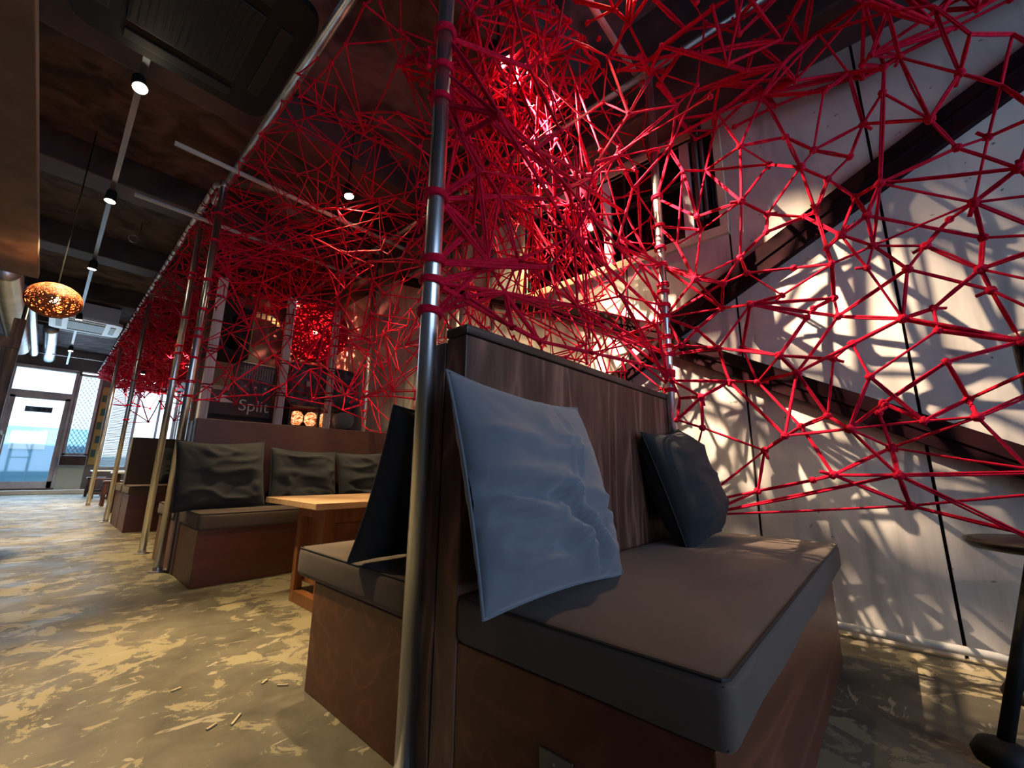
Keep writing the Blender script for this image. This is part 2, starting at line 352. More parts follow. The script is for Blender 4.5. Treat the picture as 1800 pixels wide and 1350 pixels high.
# wall behind the camera with its wide glazed opening
wbk = MB().box(LX-.2, -1.6, NY-.2, NY, 0, CZ).box(3.0, 3.01, NY-.2, NY, 0, CZ).box(-1.6, WX+.1, NY-.2, NY, 2.95, CZ).box(-1.6, WX+.1, NY-.2, NY, 0, .35)
struct(wbk.build('wall_back', M['endwall']))
struct(MB().box(-3, 4, NY-4.2, NY-.2, 3.0, 3.1).build('trim_26', M['endwall']))  # added awning out of view, keeps the sun out of the back opening

# far wall with entrance door, mesh window, big window
DX0, DX1, DZ0, DZ1 = -.80, .26, .14, 3.24
eb = MB()
eb.box(LX-.2, DX0-.07, FY, FY+.2, 0, CZ); eb.box(DX0-.07, 2.7, FY, FY+.2, DZ1+.03, CZ); eb.box(DX0-.07, DX1+.06, FY, FY+.2, 0, .14)
eb.box(DX1+.06, .37, FY, FY+.2, .14, DZ1+.03); eb.box(.79, 1.03, FY, FY+.2, 0, DZ1+.03); eb.box(1.03, 2.7, FY, FY+.2, 0, .66)
struct(eb.build('wall_far', M['endwall']))
struct(MB().box(DX1+.06, .80, FY-.05, FY+.2, 0, .72).build('trim_22', M['dado']))
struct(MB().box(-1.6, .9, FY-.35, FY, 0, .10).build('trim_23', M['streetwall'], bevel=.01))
dr = MB()
dr.box(DX0-.07, DX0, FY-.04, FY+.1, DZ0, DZ1); dr.box(DX1, DX1+.06, FY-.04, FY+.1, DZ0, DZ1); dr.box(DX0-.07, DX1+.06, FY-.04, FY+.1, DZ1-.05, DZ1+.03)
dr.box(DX0, DX1, FY-.04, FY+.1, 2.47, 2.61)
dr = struct(dr.build('door_1', M['doorframe'], bevel=.006))
dl = MB().box(DX0+.0, DX0+.10, FY, FY+.05, DZ0, 2.47).box(DX1-.09, DX1, FY, FY+.05, DZ0, 2.47).box(DX0, DX1, FY, FY+.05, 2.41, 2.47).box(DX0, DX1, FY, FY+.05, DZ0, .31)
dl.build('door_leaf', M['doorframe'], dr, bevel=.004)
MB().box(DX0+.10, DX1-.09, FY+.02, FY+.03, .31, 2.41).build('door_glass', M['glass'], dr)
MB().box(DX0, DX1, FY+.02, FY+.03, 2.61, DZ1-.05).build('transom_glass', M['glass'], dr)
hd = MB().tube([(DX0+.06, FY-.01, 1.0), (DX0+.06, FY-.06, 1.0), (DX0+.06, FY-.06, 1.45), (DX0+.06, FY-.01, 1.45)], .012, 8); hd.build('door_handle', M['steel'], dr, smooth=True)
sgn = tag(MB().box(-.50, -.02, FY+.03, FY+.04, 2.07, 2.21).build('door_sign', M['signgrey']), 'small grey strip sign stuck high on the far glass door', 'sign')
for i in range(5):
    MB().box(-.46+i*.09, -.41+i*.09, FY+.022, FY+.03, 2.10, 2.18).box(-.475+i*.09, -.40+i*.09, FY+.022, FY+.03, 2.135, 2.15).build('character', mat('sign_ink', (.05, .06, .10), .6) if i == 0 else bpy.data.materials['sign_ink'], sgn)
# mesh window
w2 = MB().box(.33, .385, FY-.03, FY+.08, .98, 3.2).box(.74, .80, FY-.03, FY+.08, .98, 3.2).box(.33, .80, FY-.03, FY+.08, 3.14, 3.2).box(.33, .80, FY-.03, FY+.08, .98, 1.04)
w2 = struct(w2.build('window_2', M['doorframe'], bevel=.005))
MB().box(.385, .74, FY+.04, FY+.05, 1.04, 3.14).build('pane', M['glass'], w2)
mm = MB(); st = .085
for k in range(-30, 30):
    for sgn_ in (1, -1):
        # diagonal wires clipped to the opening
        pts = []
        for t in range(0, 60):
            z = 1.04 + t*.036; x = .385 + k*st + sgn_*(z-1.04)*.62
            if .385 <= x <= .74 and z <= 3.14: pts.append((x, FY+.015, z))
        if len(pts) >= 2: mm.tube([pts[0], pts[-1]], .008, 4)
mm.build('diamond_mesh', M['mesh'], w2)
tag(MB().box(.30, .80, FY-.22, FY-.05, .72, .97).build('sill_box', M['case'], bevel=.01), 'dark maroon box shelf under the mesh window by the door', 'box')
# big window
w3 = MB().box(1.03, 1.09, FY-.02, FY+.08, .66, DZ1).box(2.50, 2.58, FY-.02, FY+.08, .66, DZ1).box(1.03, 2.58, FY-.02, FY+.08, 2.98, 3.06).box(1.03, 2.58, FY-.02, FY+.08, .64, .70).box(1.60, 1.66, FY-.02, FY+.08, .66, 3.0).box(2.12, 2.17, FY-.02, FY+.08, .66, 3.0)
w3 = struct(w3.build('window_3', M['doorframe'], bevel=.005))
MB().box(1.09, 2.50, FY+.03, FY+.04, .70, 2.98).build('pane', M['glass'], w3)
bl = MB()
for k in range(54): z = .74+k*.0415; bl.add([(1.10, FY-.02, z), (1.59, FY-.02, z), (1.59, FY+.005, z+.022), (1.10, FY+.005, z+.022), (1.10, FY-.02, z+.002), (1.59, FY-.02, z+.002), (1.59, FY+.005, z+.024), (1.10, FY+.005, z+.024)], [(0, 1, 2, 3), (7, 6, 5, 4), (0, 4, 5, 1), (2, 6, 7, 3), (1, 5, 6, 2), (0, 3, 7, 4)])
bl.build('venetian_blind', M['plastic_w'], w3)
pb = thing('poster_column', 'narrow poster strip of mustard and teal squares beside far window', 'poster', (.90, FY-.03, .9))
MB().box(.84, .99, FY-.03, FY-.02, .75, 2.9).build('backing', M['mustard'], pb)
for k in range(5): MB().box(.86+.03*(k % 2), .95+.03*(k % 2), FY-.036, FY-.03, .95+k*.38, 1.15+k*.38).build('square', M['teal'], pb)
# street beyond the glass
struct(MB().box(-6, 7, FY+4.0, FY+4.3, 0, 6).build('wall_street', M['streetwall']))
sp_ = tag(MB().box(-3, .9, FY+3.6, FY+3.7, -.1, 1.9).build('street_fence', M['streetblue'], bevel=.01), 'pale blue site hoarding seen through the glass door', 'fence')
MB().box(-.75, .0, FY+3.56, FY+3.6, 1.2, 1.75).build('notice_panel', M['streetwall'], sp_)

# ---------------------------------------------------------------- soffit, ceiling units, tracks, ducts
struct(MB().box(LX, -.295, -3.9, 5.78, 2.444, 2.51).build('trim_24', M['soffit'], bevel=.004))
def cassette(label, x0, x1, y0, y1, z, pm, gm, body):
    t = thing('air_conditioner', label, 'air conditioner', ((x0+x1)/2, (y0+y1)/2, z))
    MB().box(x0+.07, x1-.07, y0+.07, y1-.07, z+.05, z+.32).build('body', body, t)
    for ax_ in (x0+.15, x1-.15):
        for ay_ in (y0+.15, y1-.15): MB().tube([(ax_, ay_, z+.3), (ax_, ay_, CZ)], .006, 6).build('hanging_rod', M['steel_d'], t)
    pts = []
    R = .11
    for (cx, cy_, a0) in ((x1-R, y1-R, 0), (x0+R, y1-R, 90), (x0+R, y0+R, 180), (x1-R, y0+R, 270)):
        for k in range(7): a = math.radians(a0+k*15); pts.append((cx+R*math.cos(a), cy_+R*math.sin(a), z))
    MB().prism(pts, (0, 0, .05)).build('panel', pm, t)
    g = MB(); a, b, c, d = x0+.22, x1-.22, y0+.22, y1-.22
    g.box(a, b, c, d, z-.012, z)
    gr = g.build('grille', gm, t, bevel=.004)
    s = MB()
    for k in range(16): x = a+.02+(b-a-.04)*k/15; s.box(x-.004, x+.004, c+.01, d-.01, z-.017, z-.012)
    s.build('slats', gm, gr)
    for (p_, q, r_, s_) in ((a, b, y0+.08, y0+.15), (a, b, y1-.15, y1-.08), (x0+.08, x0+.15, c, d), (x1-.15, x1-.08, c, d)):
        MB().box(p_, q, r_, s_, z-.010, z).build('louver', M['grey'] if pm is M['plastic_w'] else M['blackp'], t, bevel=.003)
    return t
cassette('large black ceiling cassette air conditioner beside the steel rail', -.30, .66, 2.02, 3.05, 3.15, M['black'], M['blackp'], M['plastic_w'])
cassette('white ceiling cassette air conditioner down the aisle behind wicker lamp', -.30, .60, 9.9, 10.9, 3.15, M['plastic_w'], M['grey'], M['plastic_w'])
tag(MB().box(.02, .055, .4, 15.0, 3.19, 3.225).build('track_rail', mat('track_grey', (.10, .12, .15), .4, .5)), 'long dark lighting track hung above the aisle', 'lighting track')
for y in (1.0, 4.2, 7.8, 11.5, 14.6): MB().box(.030, .045, y, y+.015, 3.225, CZ).build('hanger', M['black'], bpy.data.objects['track_rail'])
def spotlamp(loc, target, label, power, angle, track=True, lens='lens', blend=.6, rad=.025, col=(1, .75, .40), group='spotlights on the ceiling track'):
    loc = Vector(loc); d = (Vector(target)-loc).normalized()
    t = thing('spotlight', label, 'spotlight', loc, group)
    b = MB(); back = loc - d*.10
    b.tube([back, back+d*.02, loc-d*.01, loc+d*.012], [.026, .036, .040, .043], 20); b.build('housing', M['blackp'], t, smooth=True)
    MB().tube([loc+d*.013, loc+d*.016], [.037, .037], 20).build('lens', M[lens], t)
    top = 3.19 if track else CZ
    MB().tube([loc-d*.05, (loc.x-d.x*.05, loc.y-d.y*.05, top)], .007, 8).build('bracket', M['black'], t)
    if power: spot('spotlight_beam', loc+d*.03, target, power, angle, blend, col, rad)
    return t
spotlamp((.038, 3.27, 3.10), (.50, 1.98, 0), 'nearest aisle track spotlight above the bench gap', 620, 40, blend=1.0)
spotlamp((.038, 5.0, 3.10), (.0, 4.9, 0), 'second aisle track spotlight, left of the steel rail bend', 420, 66)
spotlamp((.038, 7.0, 3.10), (-.1, 7.4, 0), 'third aisle track spotlight, just right of the wicker lamp', 420, 66)
spotlamp((.038, 9.7, 3.10), (.2, 10.4, 0), 'small aisle track spotlight below the white air conditioner', 320, 60)
spotlamp((.038, 12.6, 3.10), (.2, 12.2, 0), 'farthest aisle track spotlight near the entrance wall', 200, 60)
spotlamp((1.295, 1.25, 2.85), (2.6, .68, 1.42), 'bright spotlight tangled in red rope above nearest bench back', 1300, 70, False, rad=.006, blend=1.0, col=(1, .76, .53), group='spotlights above the rope nets')
spotlamp((1.5, .72, 3.30), (1.5, .42, .44), 'small added fill downlight half hidden by rope right above the nearest seat', 75, 64, False, 'lens2', blend=1.0, group='spotlights above the rope nets')  # added fill lamp, brings warm light onto the seat top
spotlamp((1.42, 3.22, 3.06), (1.75, 2.7, .5), 'spotlight seen through red rope above the pine table', 240, 100, False, group='spotlights above the rope nets')
spotlamp((2.28, 1.75, 2.92), (2.55, 2.0, 1.4), 'spotlight buried in rope near the high window', 130, 120, False, 'lens2', group='spotlights above the rope nets')
spotlamp((1.9, 5.6, 2.9), (1.8, 5.3, 1.2), 'spotlight over the stacked cases behind the second bench', 160, 100, False, 'lens2', group='spotlights above the rope nets')
for k, (x, y) in enumerate(((1.3, 9.0), (1.7, 10.5), (1.2, 12.2))):
    spotlamp((x, y, 2.75), (x, y+.2, 0), ['small lamp above the far booth rope, nearest of three', 'small lamp above the far booth rope, middle of three', 'small lamp above the far booth rope, farthest of three'][k], 150, 140, False, 'lens2', group='lamps above the far booths')

# round ducts along the left side
def duct(x, z, r, y0, y1, label, rings=True):
    b = MB(); n = max(2, int((y1-y0)/.12)); pts = []; rs = []
    for k in range(n+1):
        y = y0+(y1-y0)*k/n; pts += [(x, y-.004, z), (x, y+.004, z)]; rs += [r*1.0, r*1.03 if rings else r]
    b.tube(pts, rs, 20)
    o = tag(b.build('spiral_duct', M['duct'], smooth=True), label, 'duct', 'round ducts over the left side')
    for yy in (y0+.4, (y0+y1)/2, y1-.4): MB().tube([(x, yy, z+r*.9), (x, yy, CZ)], .006, 6).build('hanging_rod', M['steel_d'], o)
duct(-.60, 2.80, .13, 6.9, 11.5, 'large spiral duct left of the wicker lamp')
duct(-.86, 2.62, .09, 6.6, 11.0, 'thin spiral duct at the left edge, beside the larger one')
duct(-.52, 3.25, .07, 9.6, 14.4, 'slim pale duct ending below the wicker lamp')
duct(-.30, 3.45, .11, 12.4, 16.0, 'short pale duct ending above the door transom')
# small conduits across the ceiling
for k, (y, z) in enumerate(((11.9, 3.45), (12.6, 3.5), (14.8, 3.35))):
    tag(MB().tube([(-1.2, y, z), (.4, y-.02, z+.01), (2.2, y+.05, z-.02)], .012, 6).build('cable_conduit', M['steel_d'], smooth=True), ['thin conduit crossing the ceiling behind the white air conditioner', 'thin conduit crossing the ceiling, second behind the air conditioner', 'thin conduit crossing above the far door wall'][k], 'conduit', 'ceiling conduits')
# ceiling hook
tag(MB().tube([(.33+.05*math.cos(a/8*1.7*PI), 6.8, 3.55+.05*math.sin(a/8*1.7*PI)) for a in range(9)]+[(.38, 6.8, 3.62), (.38, 6.8, CZ)], .006, 6).build('ceiling_hook', M['steel_d'], smooth=True), 'curled steel hook hanging from the dark ceiling beside the rail', 'hook')

# wicker pendant
def wicker(name, c, rx, rz, n, mt, label, cat, cord, bulb=True, r=.0045, power=18, lightcol=(1, .55, .22)):
    t = thing(name, label, cat, (c[0], c[1], c[2]))
    rnd = random.Random(len(label)); b = MB()
    for i in range(n):
        ax = Vector((rnd.gauss(0, 1), rnd.gauss(0, 1), rnd.gauss(0, 1))).normalized(); u = ax.orthogonal().normalized(); v = ax.cross(u)
        h = rnd.uniform(-.8, .8); rad = math.sqrt(1-h*h); a0 = rnd.uniform(0, 6.28); L_ = rnd.uniform(1.6, 4.5); ph = rnd.uniform(0, 6.28); pts = []
        m = max(6, int(L_*7))
        for k in range(m):
            a = a0+L_*k/(m-1); hh = max(-.97, min(.97, h+.10*math.sin(a*3+ph))); rr = math.sqrt(1-hh*hh)
            q = ax*hh+(u*math.cos(a)+v*math.sin(a))*rr
            pts.append((c[0]+q.x*rx, c[1]+q.y*rx, c[2]+q.z*rz))
        b.tube(pts, r, 4)
    b.build('shade', mt, t, smooth=True)
    if bulb:
        MB().lathe([(.005, .04), (.025, .035), (.033, .015), (.033, -.01), (.022, -.03), (.005, -.038)], 16, c).build('bulb', M['bulb'], t, smooth=True)
        l = bpy.data.lights.new('bulb_glow', 'POINT'); l.energy = power; l.color = lightcol; l.shadow_soft_size = .03
        o = bpy.data.objects.new('bulb_glow', l); C.objects.link(o); o.location = (c[0], c[1], c[2]-.05)
    MB().tube([(c[0], c[1], c[2]+.02), (c[0], c[1], cord)], .005, 6).build('cord', M['black'], t)
    return t
wicker('pendant_lamp', (-.147, 5.15, 2.10), .172, .145, 190, M['rattan'], 'glowing oval wicker pendant lamp hanging over the aisle', 'pendant lamp', CZ)

# timber stand at left edge
ls = thing('timber_stand', 'old brown timber stand at the left edge beside the aisle', 'stand', (-.6, 6.2, 0))
MB().box(-.40, -.32, 6.15, 6.23, 0, 2.12).build('post', M['oldwood'], ls, bevel=.004)
MB().box(-.95, -.87, 6.15, 6.23, 0, 2.12).build('post', M['oldwood'], ls, bevel=.004)
MB().box(-.95, -.32, 6.14, 6.24, 1.82, 1.92).build('rail', M['oldwood'], ls, bevel=.004)
MB().bar((-.36, 6.18, 1.1), (-.62, 6.18, 1.85), .05, .04).build('brace', M['oldwood'], ls, bevel=.003)
MB().box(-.95, -.30, 6.1, 6.5, 1.0, 1.04).build('shelf', M['oldwood'], ls, bevel=.003)
tag(MB().tube([(-.37, 6.75, 0), (-.37, 6.75, 2.45)], .022, 14).build('steel_pole', M['steel'], smooth=True), 'steel pole behind the timber stand, left of the aisle', 'pole')

# ---------------------------------------------------------------- steel frame: poles, rails, crossbars
POLES = [(.688, .945, 0, 3.10, 'stout steel pole in the foreground at the aisle end of nearest bench', .026),
         (.665, 3.925, 0, 3.10, 'aisle steel pole at the back corner of the second bench', .026),
         (.688, 4.80, 0, 3.25, 'aisle steel pole just beyond the second bench pole', .026),
         (.690, 7.80, 0, 3.25, 'dark aisle pole beyond the third bench', .026),
         (.705, 11.2, 0, 3.25, 'farthest bright aisle pole near the white tables', .030),
         (2.045, .775, 0, 3.10, 'slim steel pole at the wall end of the nearest bench back', .022),
         (2.13, 3.95, 0, 3.10, 'steel pole at the wall end of the second bench back', .022),
         (2.13, 7.80, 0, 3.25, 'steel pole on the wall side beyond the third bench', .022),
         (2.13, 11.2, 0, 3.25, 'farthest steel pole on the wall side', .022)]
poleobj = []
for x, y, z0, z1, lab, r in POLES:
    t = thing('steel_pole', lab, 'pole', (x, y, 0), 'steel poles of the rope frame')
    MB().tube([(x, y, .006), (x, y, z1)], r, 24).build('tube', M['steel'], t, smooth=True)
    MB().lathe([(r*2.1, 0), (r*2.1, .006), (r*1.15, .008), (r*1.15, .03)], 20, (x, y, 0)).build('foot_flange', M['steel_d'], t, smooth=False)
    MB().lathe([(r*1.25, z1-.05), (r*1.35, z1-.045), (r*1.35, z1-.005), (r*1.2, z1)], 20, (x, y, 0)).build('clamp', M['steel_d'], t, smooth=True)
    poleobj.append(t)
tag(MB().tube([(.69, -3.6, 3.12), (.69, 4.35, 3.12)], .030, 20).build('steel_rail', M['steel_d'], smooth=True), 'thick steel rail running overhead along the aisle from the camera', 'rail', 'overhead steel rails')
rl = thing('steel_rail', 'rope-wrapped overhead rail continuing down the aisle to the far wall', 'rail', (.665, 4.2, 3.24), 'overhead steel rails')
MB().tube([(.69, 4.0, 3.12), (.675, 4.12, 3.17), (.665, 4.25, 3.24), (.665, 15.9, 3.24)], .026, 16).build('tube', M['white_m'], rl, smooth=True)
def loop(b, c, axis, R, r, n=14, turns=1, tilt=.12, ph=0):
    ax = Vector(axis).normalized(); ax = (ax+Vector((math.sin(ph), math.cos(ph), .3*math.sin(ph*2)))*tilt).normalized()
    u = ax.orthogonal().normalized(); v = ax.cross(u)
    b.tube([Vector(c)+u*(R*math.cos(2*PI*k/n))+v*(R*math.sin(2*PI*k/n)) for k in range(n)], r, 6, closed=True)
rr = random.Random(3); y = 4.3; k = 0
while y < 15.8 and k < 96:
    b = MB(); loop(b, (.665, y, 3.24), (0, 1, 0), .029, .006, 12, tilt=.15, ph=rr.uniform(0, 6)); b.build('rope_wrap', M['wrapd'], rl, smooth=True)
    y += rr.choice((.05, .12, .15, .2)); k += 1
for (x0, x1, y, z, lab) in ((.28, 2.3, 3.60, 3.04, 'thin white crossbar over the second bench, reaching past the rail'), (.17, 2.3, 4.60, 3.04, 'thin crossbar behind it, left end poking past the rail'),
                            (.66, 2.3, .86, 3.12, 'crossbar over the nearest bench back'), (.66, 2.3, 7.8, 3.2, 'crossbar over the dark aisle pole'), (.66, 2.3, 11.2, 3.2, 'crossbar over the farthest aisle pole')):
    tag(MB().tube([(x0, y, z), (x1, y, z)], .018, 14).build('steel_crossbar', M['white_m'], smooth=True), lab, 'crossbar', 'overhead crossbars')
tag(MB().tube([(2.06, -3.2, 3.08), (2.10, 15.6, 3.08)], .022, 14).build('steel_rail', M['steel_d'], smooth=True), 'overhead rail on the wall side, buried in red rope', 'rail', 'overhead steel rails')
# square white posts behind the second bench
for k, (x, lab) in enumerate(((.955, 'white grooved timber post nearest the aisle behind the second bench'), (1.625, 'middle white grooved timber post behind the second bench'), (2.15, 'white grooved timber post nearest the wall behind the second bench'))):
    t = thing('timber_post', lab, 'post', (x, 4.85, 0), 'white timber posts')
    b = MB(); wd = .075 if k < 2 else .06
    b.box(x-wd/2, x+wd/2, 4.83, 4.89, 0, 2.62)
    for j in range(3): b.box(x-wd/2+.008+j*wd/3, x-wd/2+.018+j*wd/3, 4.824, 4.83, 0, 2.62)
    b.build('shaft', M['post'], t)
    for z in (1.47, 1.50, 1.83, 1.86, 2.15, 2.4):
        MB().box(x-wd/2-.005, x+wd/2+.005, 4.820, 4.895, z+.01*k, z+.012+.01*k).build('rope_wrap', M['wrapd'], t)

# ---------------------------------------------------------------- braces, wall pipe
def flat_bar(a, b, w_, name, label, th=.05):
    m = MB(); m.bar(a, b, th, w_, up=(0, 0, 1)); m.bar((a[0]+.0, a[1], a[2]), (b[0], b[1], b[2]), th+.02, .012)
    return tag(m.build(name, M['brace']), label, 'brace', 'steel wall braces')
BX = 2.56
flat_bar((BX, -1.9, 3.10), (BX, .97, 1.60), .15, 'steel_brace', 'dark steel brace rising to the upper right across the wall')
flat_bar((BX, -1.9, -.13+.06), (BX, .97, 1.53), .12, 'steel_brace', 'dark steel brace falling to the lower right across the wall')
flat_bar((BX, .97, 1.60), (BX, 4.1, 2.95), .10, 'steel_brace', 'dark steel brace rising behind the rope beyond the nearest bench')
flat_bar((BX, .97, 1.53), (BX, 3.7, .10), .10, 'steel_brace', 'dark steel brace falling behind the nearest bench back')
tag(MB().tube([(2.545, -3.5, .045), (2.545, .8, .045), (2.55, 6, .045)], .017, 14).build('wall_pipe', M['conduit'], smooth=True), 'pale grey pipe running along the foot of the concrete wall', 'pipe')
# vertical service pipes near the window
for k, (y, r) in enumerate(((.66, .012), (.70, .020), (2.62, .03), (3.05, .02), (3.2, .014))):
    tag(MB().tube([(2.565, y, 2.30 if k < 2 else .3), (2.565, y, 3.7)], r, 10).build('service_pipe', M['steel_d'] if k > 2 else M['case'], smooth=True),
        ['thin cable run beside the high window frame', 'dark cable bundle beside the high window frame', 'thick dark riser pipe on the wall between the benches', 'medium steel riser pipe on the wall between the benches', 'thin steel riser pipe on the wall between the benches'][k], 'pipe', 'risers on the concrete wall')

# ---------------------------------------------------------------- benches
def rbox(x0, x1, y0, y1, z0, z1, r, seg, name, m, parent, puff=0):
    bm = bmesh.new(); bmesh.ops.create_cube(bm, size=1)
    for v in bm.verts: v.co = Vector(((x0+x1)/2+v.co.x*(x1-x0), (y0+y1)/2+v.co.y*(y1-y0), (z0+z1)/2+v.co.z*(z1-z0)))
    bmesh.ops.bevel(bm, geom=list(bm.edges), offset=r, segments=seg, profile=.5, affect='EDGES')
    bmesh.ops.subdivide_edges(bm, edges=[e for e in bm.edges if e.calc_length() > .25], cuts=9, use_grid_fill=True)
    for v in bm.verts:
        if puff and v.co.z > z1-.001:
            u = (v.co.x-x0)/(x1-x0); w_ = (v.co.y-y0)/(y1-y0); v.co.z += puff*math.sin(PI*u)**.5*math.sin(PI*w_)**.5 if 0 < u < 1 and 0 < w_ < 1 else 0
        nn = noise.noise(v.co*5)*.0035; v.co += Vector((nn, nn, nn*.5))
    for f in bm.faces: f.smooth = True
    me = bpy.data.meshes.new(name); bm.to_mesh(me); bm.free(); me.materials.append(m)
    o = bpy.data.objects.new(name, me); C.objects.link(o); o.parent = parent; o.matrix_parent_inverse = Matrix.Translation(-parent.location); return o
def bench(label, x0, xb, xc, yb, yf, facing, cushion_over, base_in, seat=.435, backh=1.10, backth=.08, socket=False, x_end=2.05, upholstered=False, cap=True, cth=.10, wood='back'):
    """yb: Y of the backrest's front face, yf: Y of the base's front; facing -1 looks to -Y"""
    t = thing('booth_bench', label, 'bench', (x0, yb, 0), 'booth benches')
    ya, yz = sorted((yb, yf))
    MB().box(x0, xb, ya, yz, 0, seat-cth).build('base', M['base_s'] if False else M['base'], t, bevel=.003)
    c0, c1 = sorted((yb, yf+facing*cushion_over))
    cu = rbox(x0-.012, xc, c0, c1, seat-cth, seat, .022, 4, 'seat_cushion', M['cush'], t, .006)
    g = MB(); ins = .006
    zz = seat-.004
    g.tube([(x0-.012+ins, c0+.01, zz), (x0-.012+ins, c1-.012, zz), (x0+.006, c1-ins, zz), (xc-.012, c1-ins, zz)] if facing > 0 else [(x0-.012+ins, c1-.01, zz), (x0-.012+ins, c0+.012, zz), (x0+.006, c0+ins, zz), (xc-.02, c0+ins, zz), (xc-ins, c0+.02, zz), (xc-ins, c1, zz)], .0032, 6)
    g.tube([(x0-.006, (c0 if facing < 0 else c1)-facing*.012, seat-.01), (x0-.006, (c0 if facing < 0 else c1)-facing*.012, seat-cth+.01)], .003, 6)
    pp = g.build('piping', M['pipe'], cu); pp.matrix_parent_inverse = Matrix()
    b0, b1 = sorted((yb, yb-facing*backth))
    bk = MB().box(x0-.004, x_end, b0, b1, 0, backh-.028).build('backrest', M['cush'] if upholstered else M[wood], t, bevel=.003)
    if cap: MB().box(x0-.008, x_end+.006, b0-(.006 if facing < 0 else 0), b1+(.006 if facing > 0 else 0), backh-.026, backh).build('top_trim', M['trim'], t, bevel=.004)
    if socket:
        s = MB().box(x0-.004, x0, .476, .549, .10, .223).build('socket_plate', mat('brushed_plate', (.22, .20, .20), .4, .8), t, bevel=.0012)
        for z in (.208, .115): MB().lathe([(.0035, 0), (.0035, -.002), (.001, -.003)], 10, (x0-.004, .5125, z), 'x').build('screw', M['screw'], s)
        for z in (.175, .145): MB().box(x0-.0055, x0-.004, .499, .526, z-.009, z+.009).build('socket_face', M['black'], s)
    return t
bench('nearest charcoal booth bench, facing right, with dark timber back', .700, 2.20, 2.30, .79, .235, -1, .030, 0, socket=True)
bench('charcoal bench back to back with the nearest one, facing the pine table', .700, 2.20, 2.25, .93, 1.54, 1, .14, 0, cap=False, backh=1.095, backth=.055)
bench('second charcoal booth bench across the pine table', .712, 2.45, 2.45, 3.72, 3.235, -1, .03, 0, backh=1.10, x_end=2.45, cap=False, wood='maroon')
bench('bench on the far side of the second bench back, mostly hidden', .712, 2.3, 2.3, 3.90, 4.50, 1, .05, 0, backh=1.09, x_end=2.45, cap=False, backth=.06)
bench('third booth bench down the aisle with upholstered back', .715, 2.2, 2.2, 6.93, 6.40, -1, .03, 0, seat=.50, backh=1.10, x_end=2.2, upholstered=True, cap=False)
bench('fourth bench, backing onto the third', .715, 2.2, 2.2, 7.09, 7.62, 1, .03, 0, seat=.50, backh=1.06, x_end=2.2, cap=False, backth=.06)

# ---------------------------------------------------------------- cushions
def pillow(name, label, c, rx, ry, th, m, rot, seed, wr=.012, group=None, fold=()):
    """flat pillow in local XZ, thickness along Y; pinched corners, creases"""
    t = thing(name, label, 'cushion', c, group)
    n = 40; vs = []; fs = []
    rnd = random.Random(seed); off = Vector((rnd.uniform(0, 50), rnd.uniform(0, 50), 0))
    def shape(u, v, s):
        # edge pull-in between corners
        px = u*rx*(1- .045*(1-abs(v)**2)*abs(u)**6)
        pz = v*ry*(1-.05*(1-abs(u)**2)*abs(v)**6)
        e = max(0, (1-abs(u)**3.2))**.6*max(0, (1-abs(v)**3.2))**.6
        d = Vector((px*5, pz*5, seed))
        cre = noise.noise(Vector((px*4+off.x, pz*6+off.y, s)))*wr*1.9
        rid = 1-abs(noise.noise(Vector((px*3.2+off.x*2, pz*7.5+off.y, s*3))))*2.6
        cre += max(0, rid)**2*wr*1.7
        rid2 = 1-abs(noise.noise(Vector((px*5+off.x*3+pz*4, pz*10+off.y, s*7+seed))))*4; cre -= max(0, rid2)**2*wr*.7*max(0, .55-v)
        # radial tension from corners
        for cx_, cz_ in ((-1, -1), (1, -1), (-1, 1), (1, 1)):
            dx, dz = u-cx_, v-cz_; rad = math.hypot(dx, dz); an = math.atan2(dz, dx)
            cre += .5*wr*math.sin(an*16+seed+cx_*2)*max(0, 1-rad/1.1)*min(1, rad*3)*.6
        y_ = s*(th/2*e) + cre*min(1, e**2*1.3)*s
        for (ax, az, bx, bz, am, wd_) in fold:
            if s > 0: continue
            lx, lz = bx-ax, bz-az; tt = max(0, min(1, ((u-ax)*lx+(v-az)*lz)/(lx*lx+lz*lz))); dd = math.hypot(u-ax-tt*lx, v-az-tt*lz)
            y_ += 1.8*am*(math.exp(-(dd/wd_)**2) - .55*math.exp(-((dd-wd_*2)/wd_)**2))*math.sin(PI*min(1, max(0, .15+tt*.7)))
        sag = -.012*(1-u*u)*max(0, v)*1.0
        return Vector((px, y_, pz+sag))
    for s in (1, -1):
        base = len(vs)
        for i in range(n+1):
            for j in range(n+1):
                u = -1+2*i/n; v = -1+2*j/n
                u = math.copysign(abs(u)**.85, u); v = math.copysign(abs(v)**.85, v)
                vs.append(shape(u, v, s))
        for i in range(n):
            for j in range(n):
                a = base+i*(n+1)+j; fs.append((a, a+n+1, a+n+2, a+1))
    me = bpy.data.meshes.new(name+'_cover'); me.from_pydata([tuple(v) for v in vs], [], fs); me.update()
    bm = bmesh.new(); bm.from_mesh(me); bmesh.ops.remove_doubles(bm, verts=bm.verts, dist=.0012); bmesh.ops.recalc_face_normals(bm, faces=bm.faces)
    for f in bm.faces: f.smooth = True
    bm.to_mesh(me); bm.free(); me.materials.append(m)
    o = bpy.data.objects.new('cover', me); C.objects.link(o); o.parent = t
    # welt seam round the edge
    pts = []
    for k in range(0, 4*n):
        q, r_ = divmod(k, n); w_ = -1+2*r_/n; w_ = math.copysign(abs(w_)**.85, w_)
        u, v = ((w_, -1), (1, w_), (-w_, 1), (-1, -w_))[q]; pts.append(shape(u, v, 1)*1.0)
    s_ = MB().tube(pts, .0035, 6, closed=True); so = s_.build('seam', m, None, smooth=True); so.parent = t
    t.rotation_euler = rot
    return t
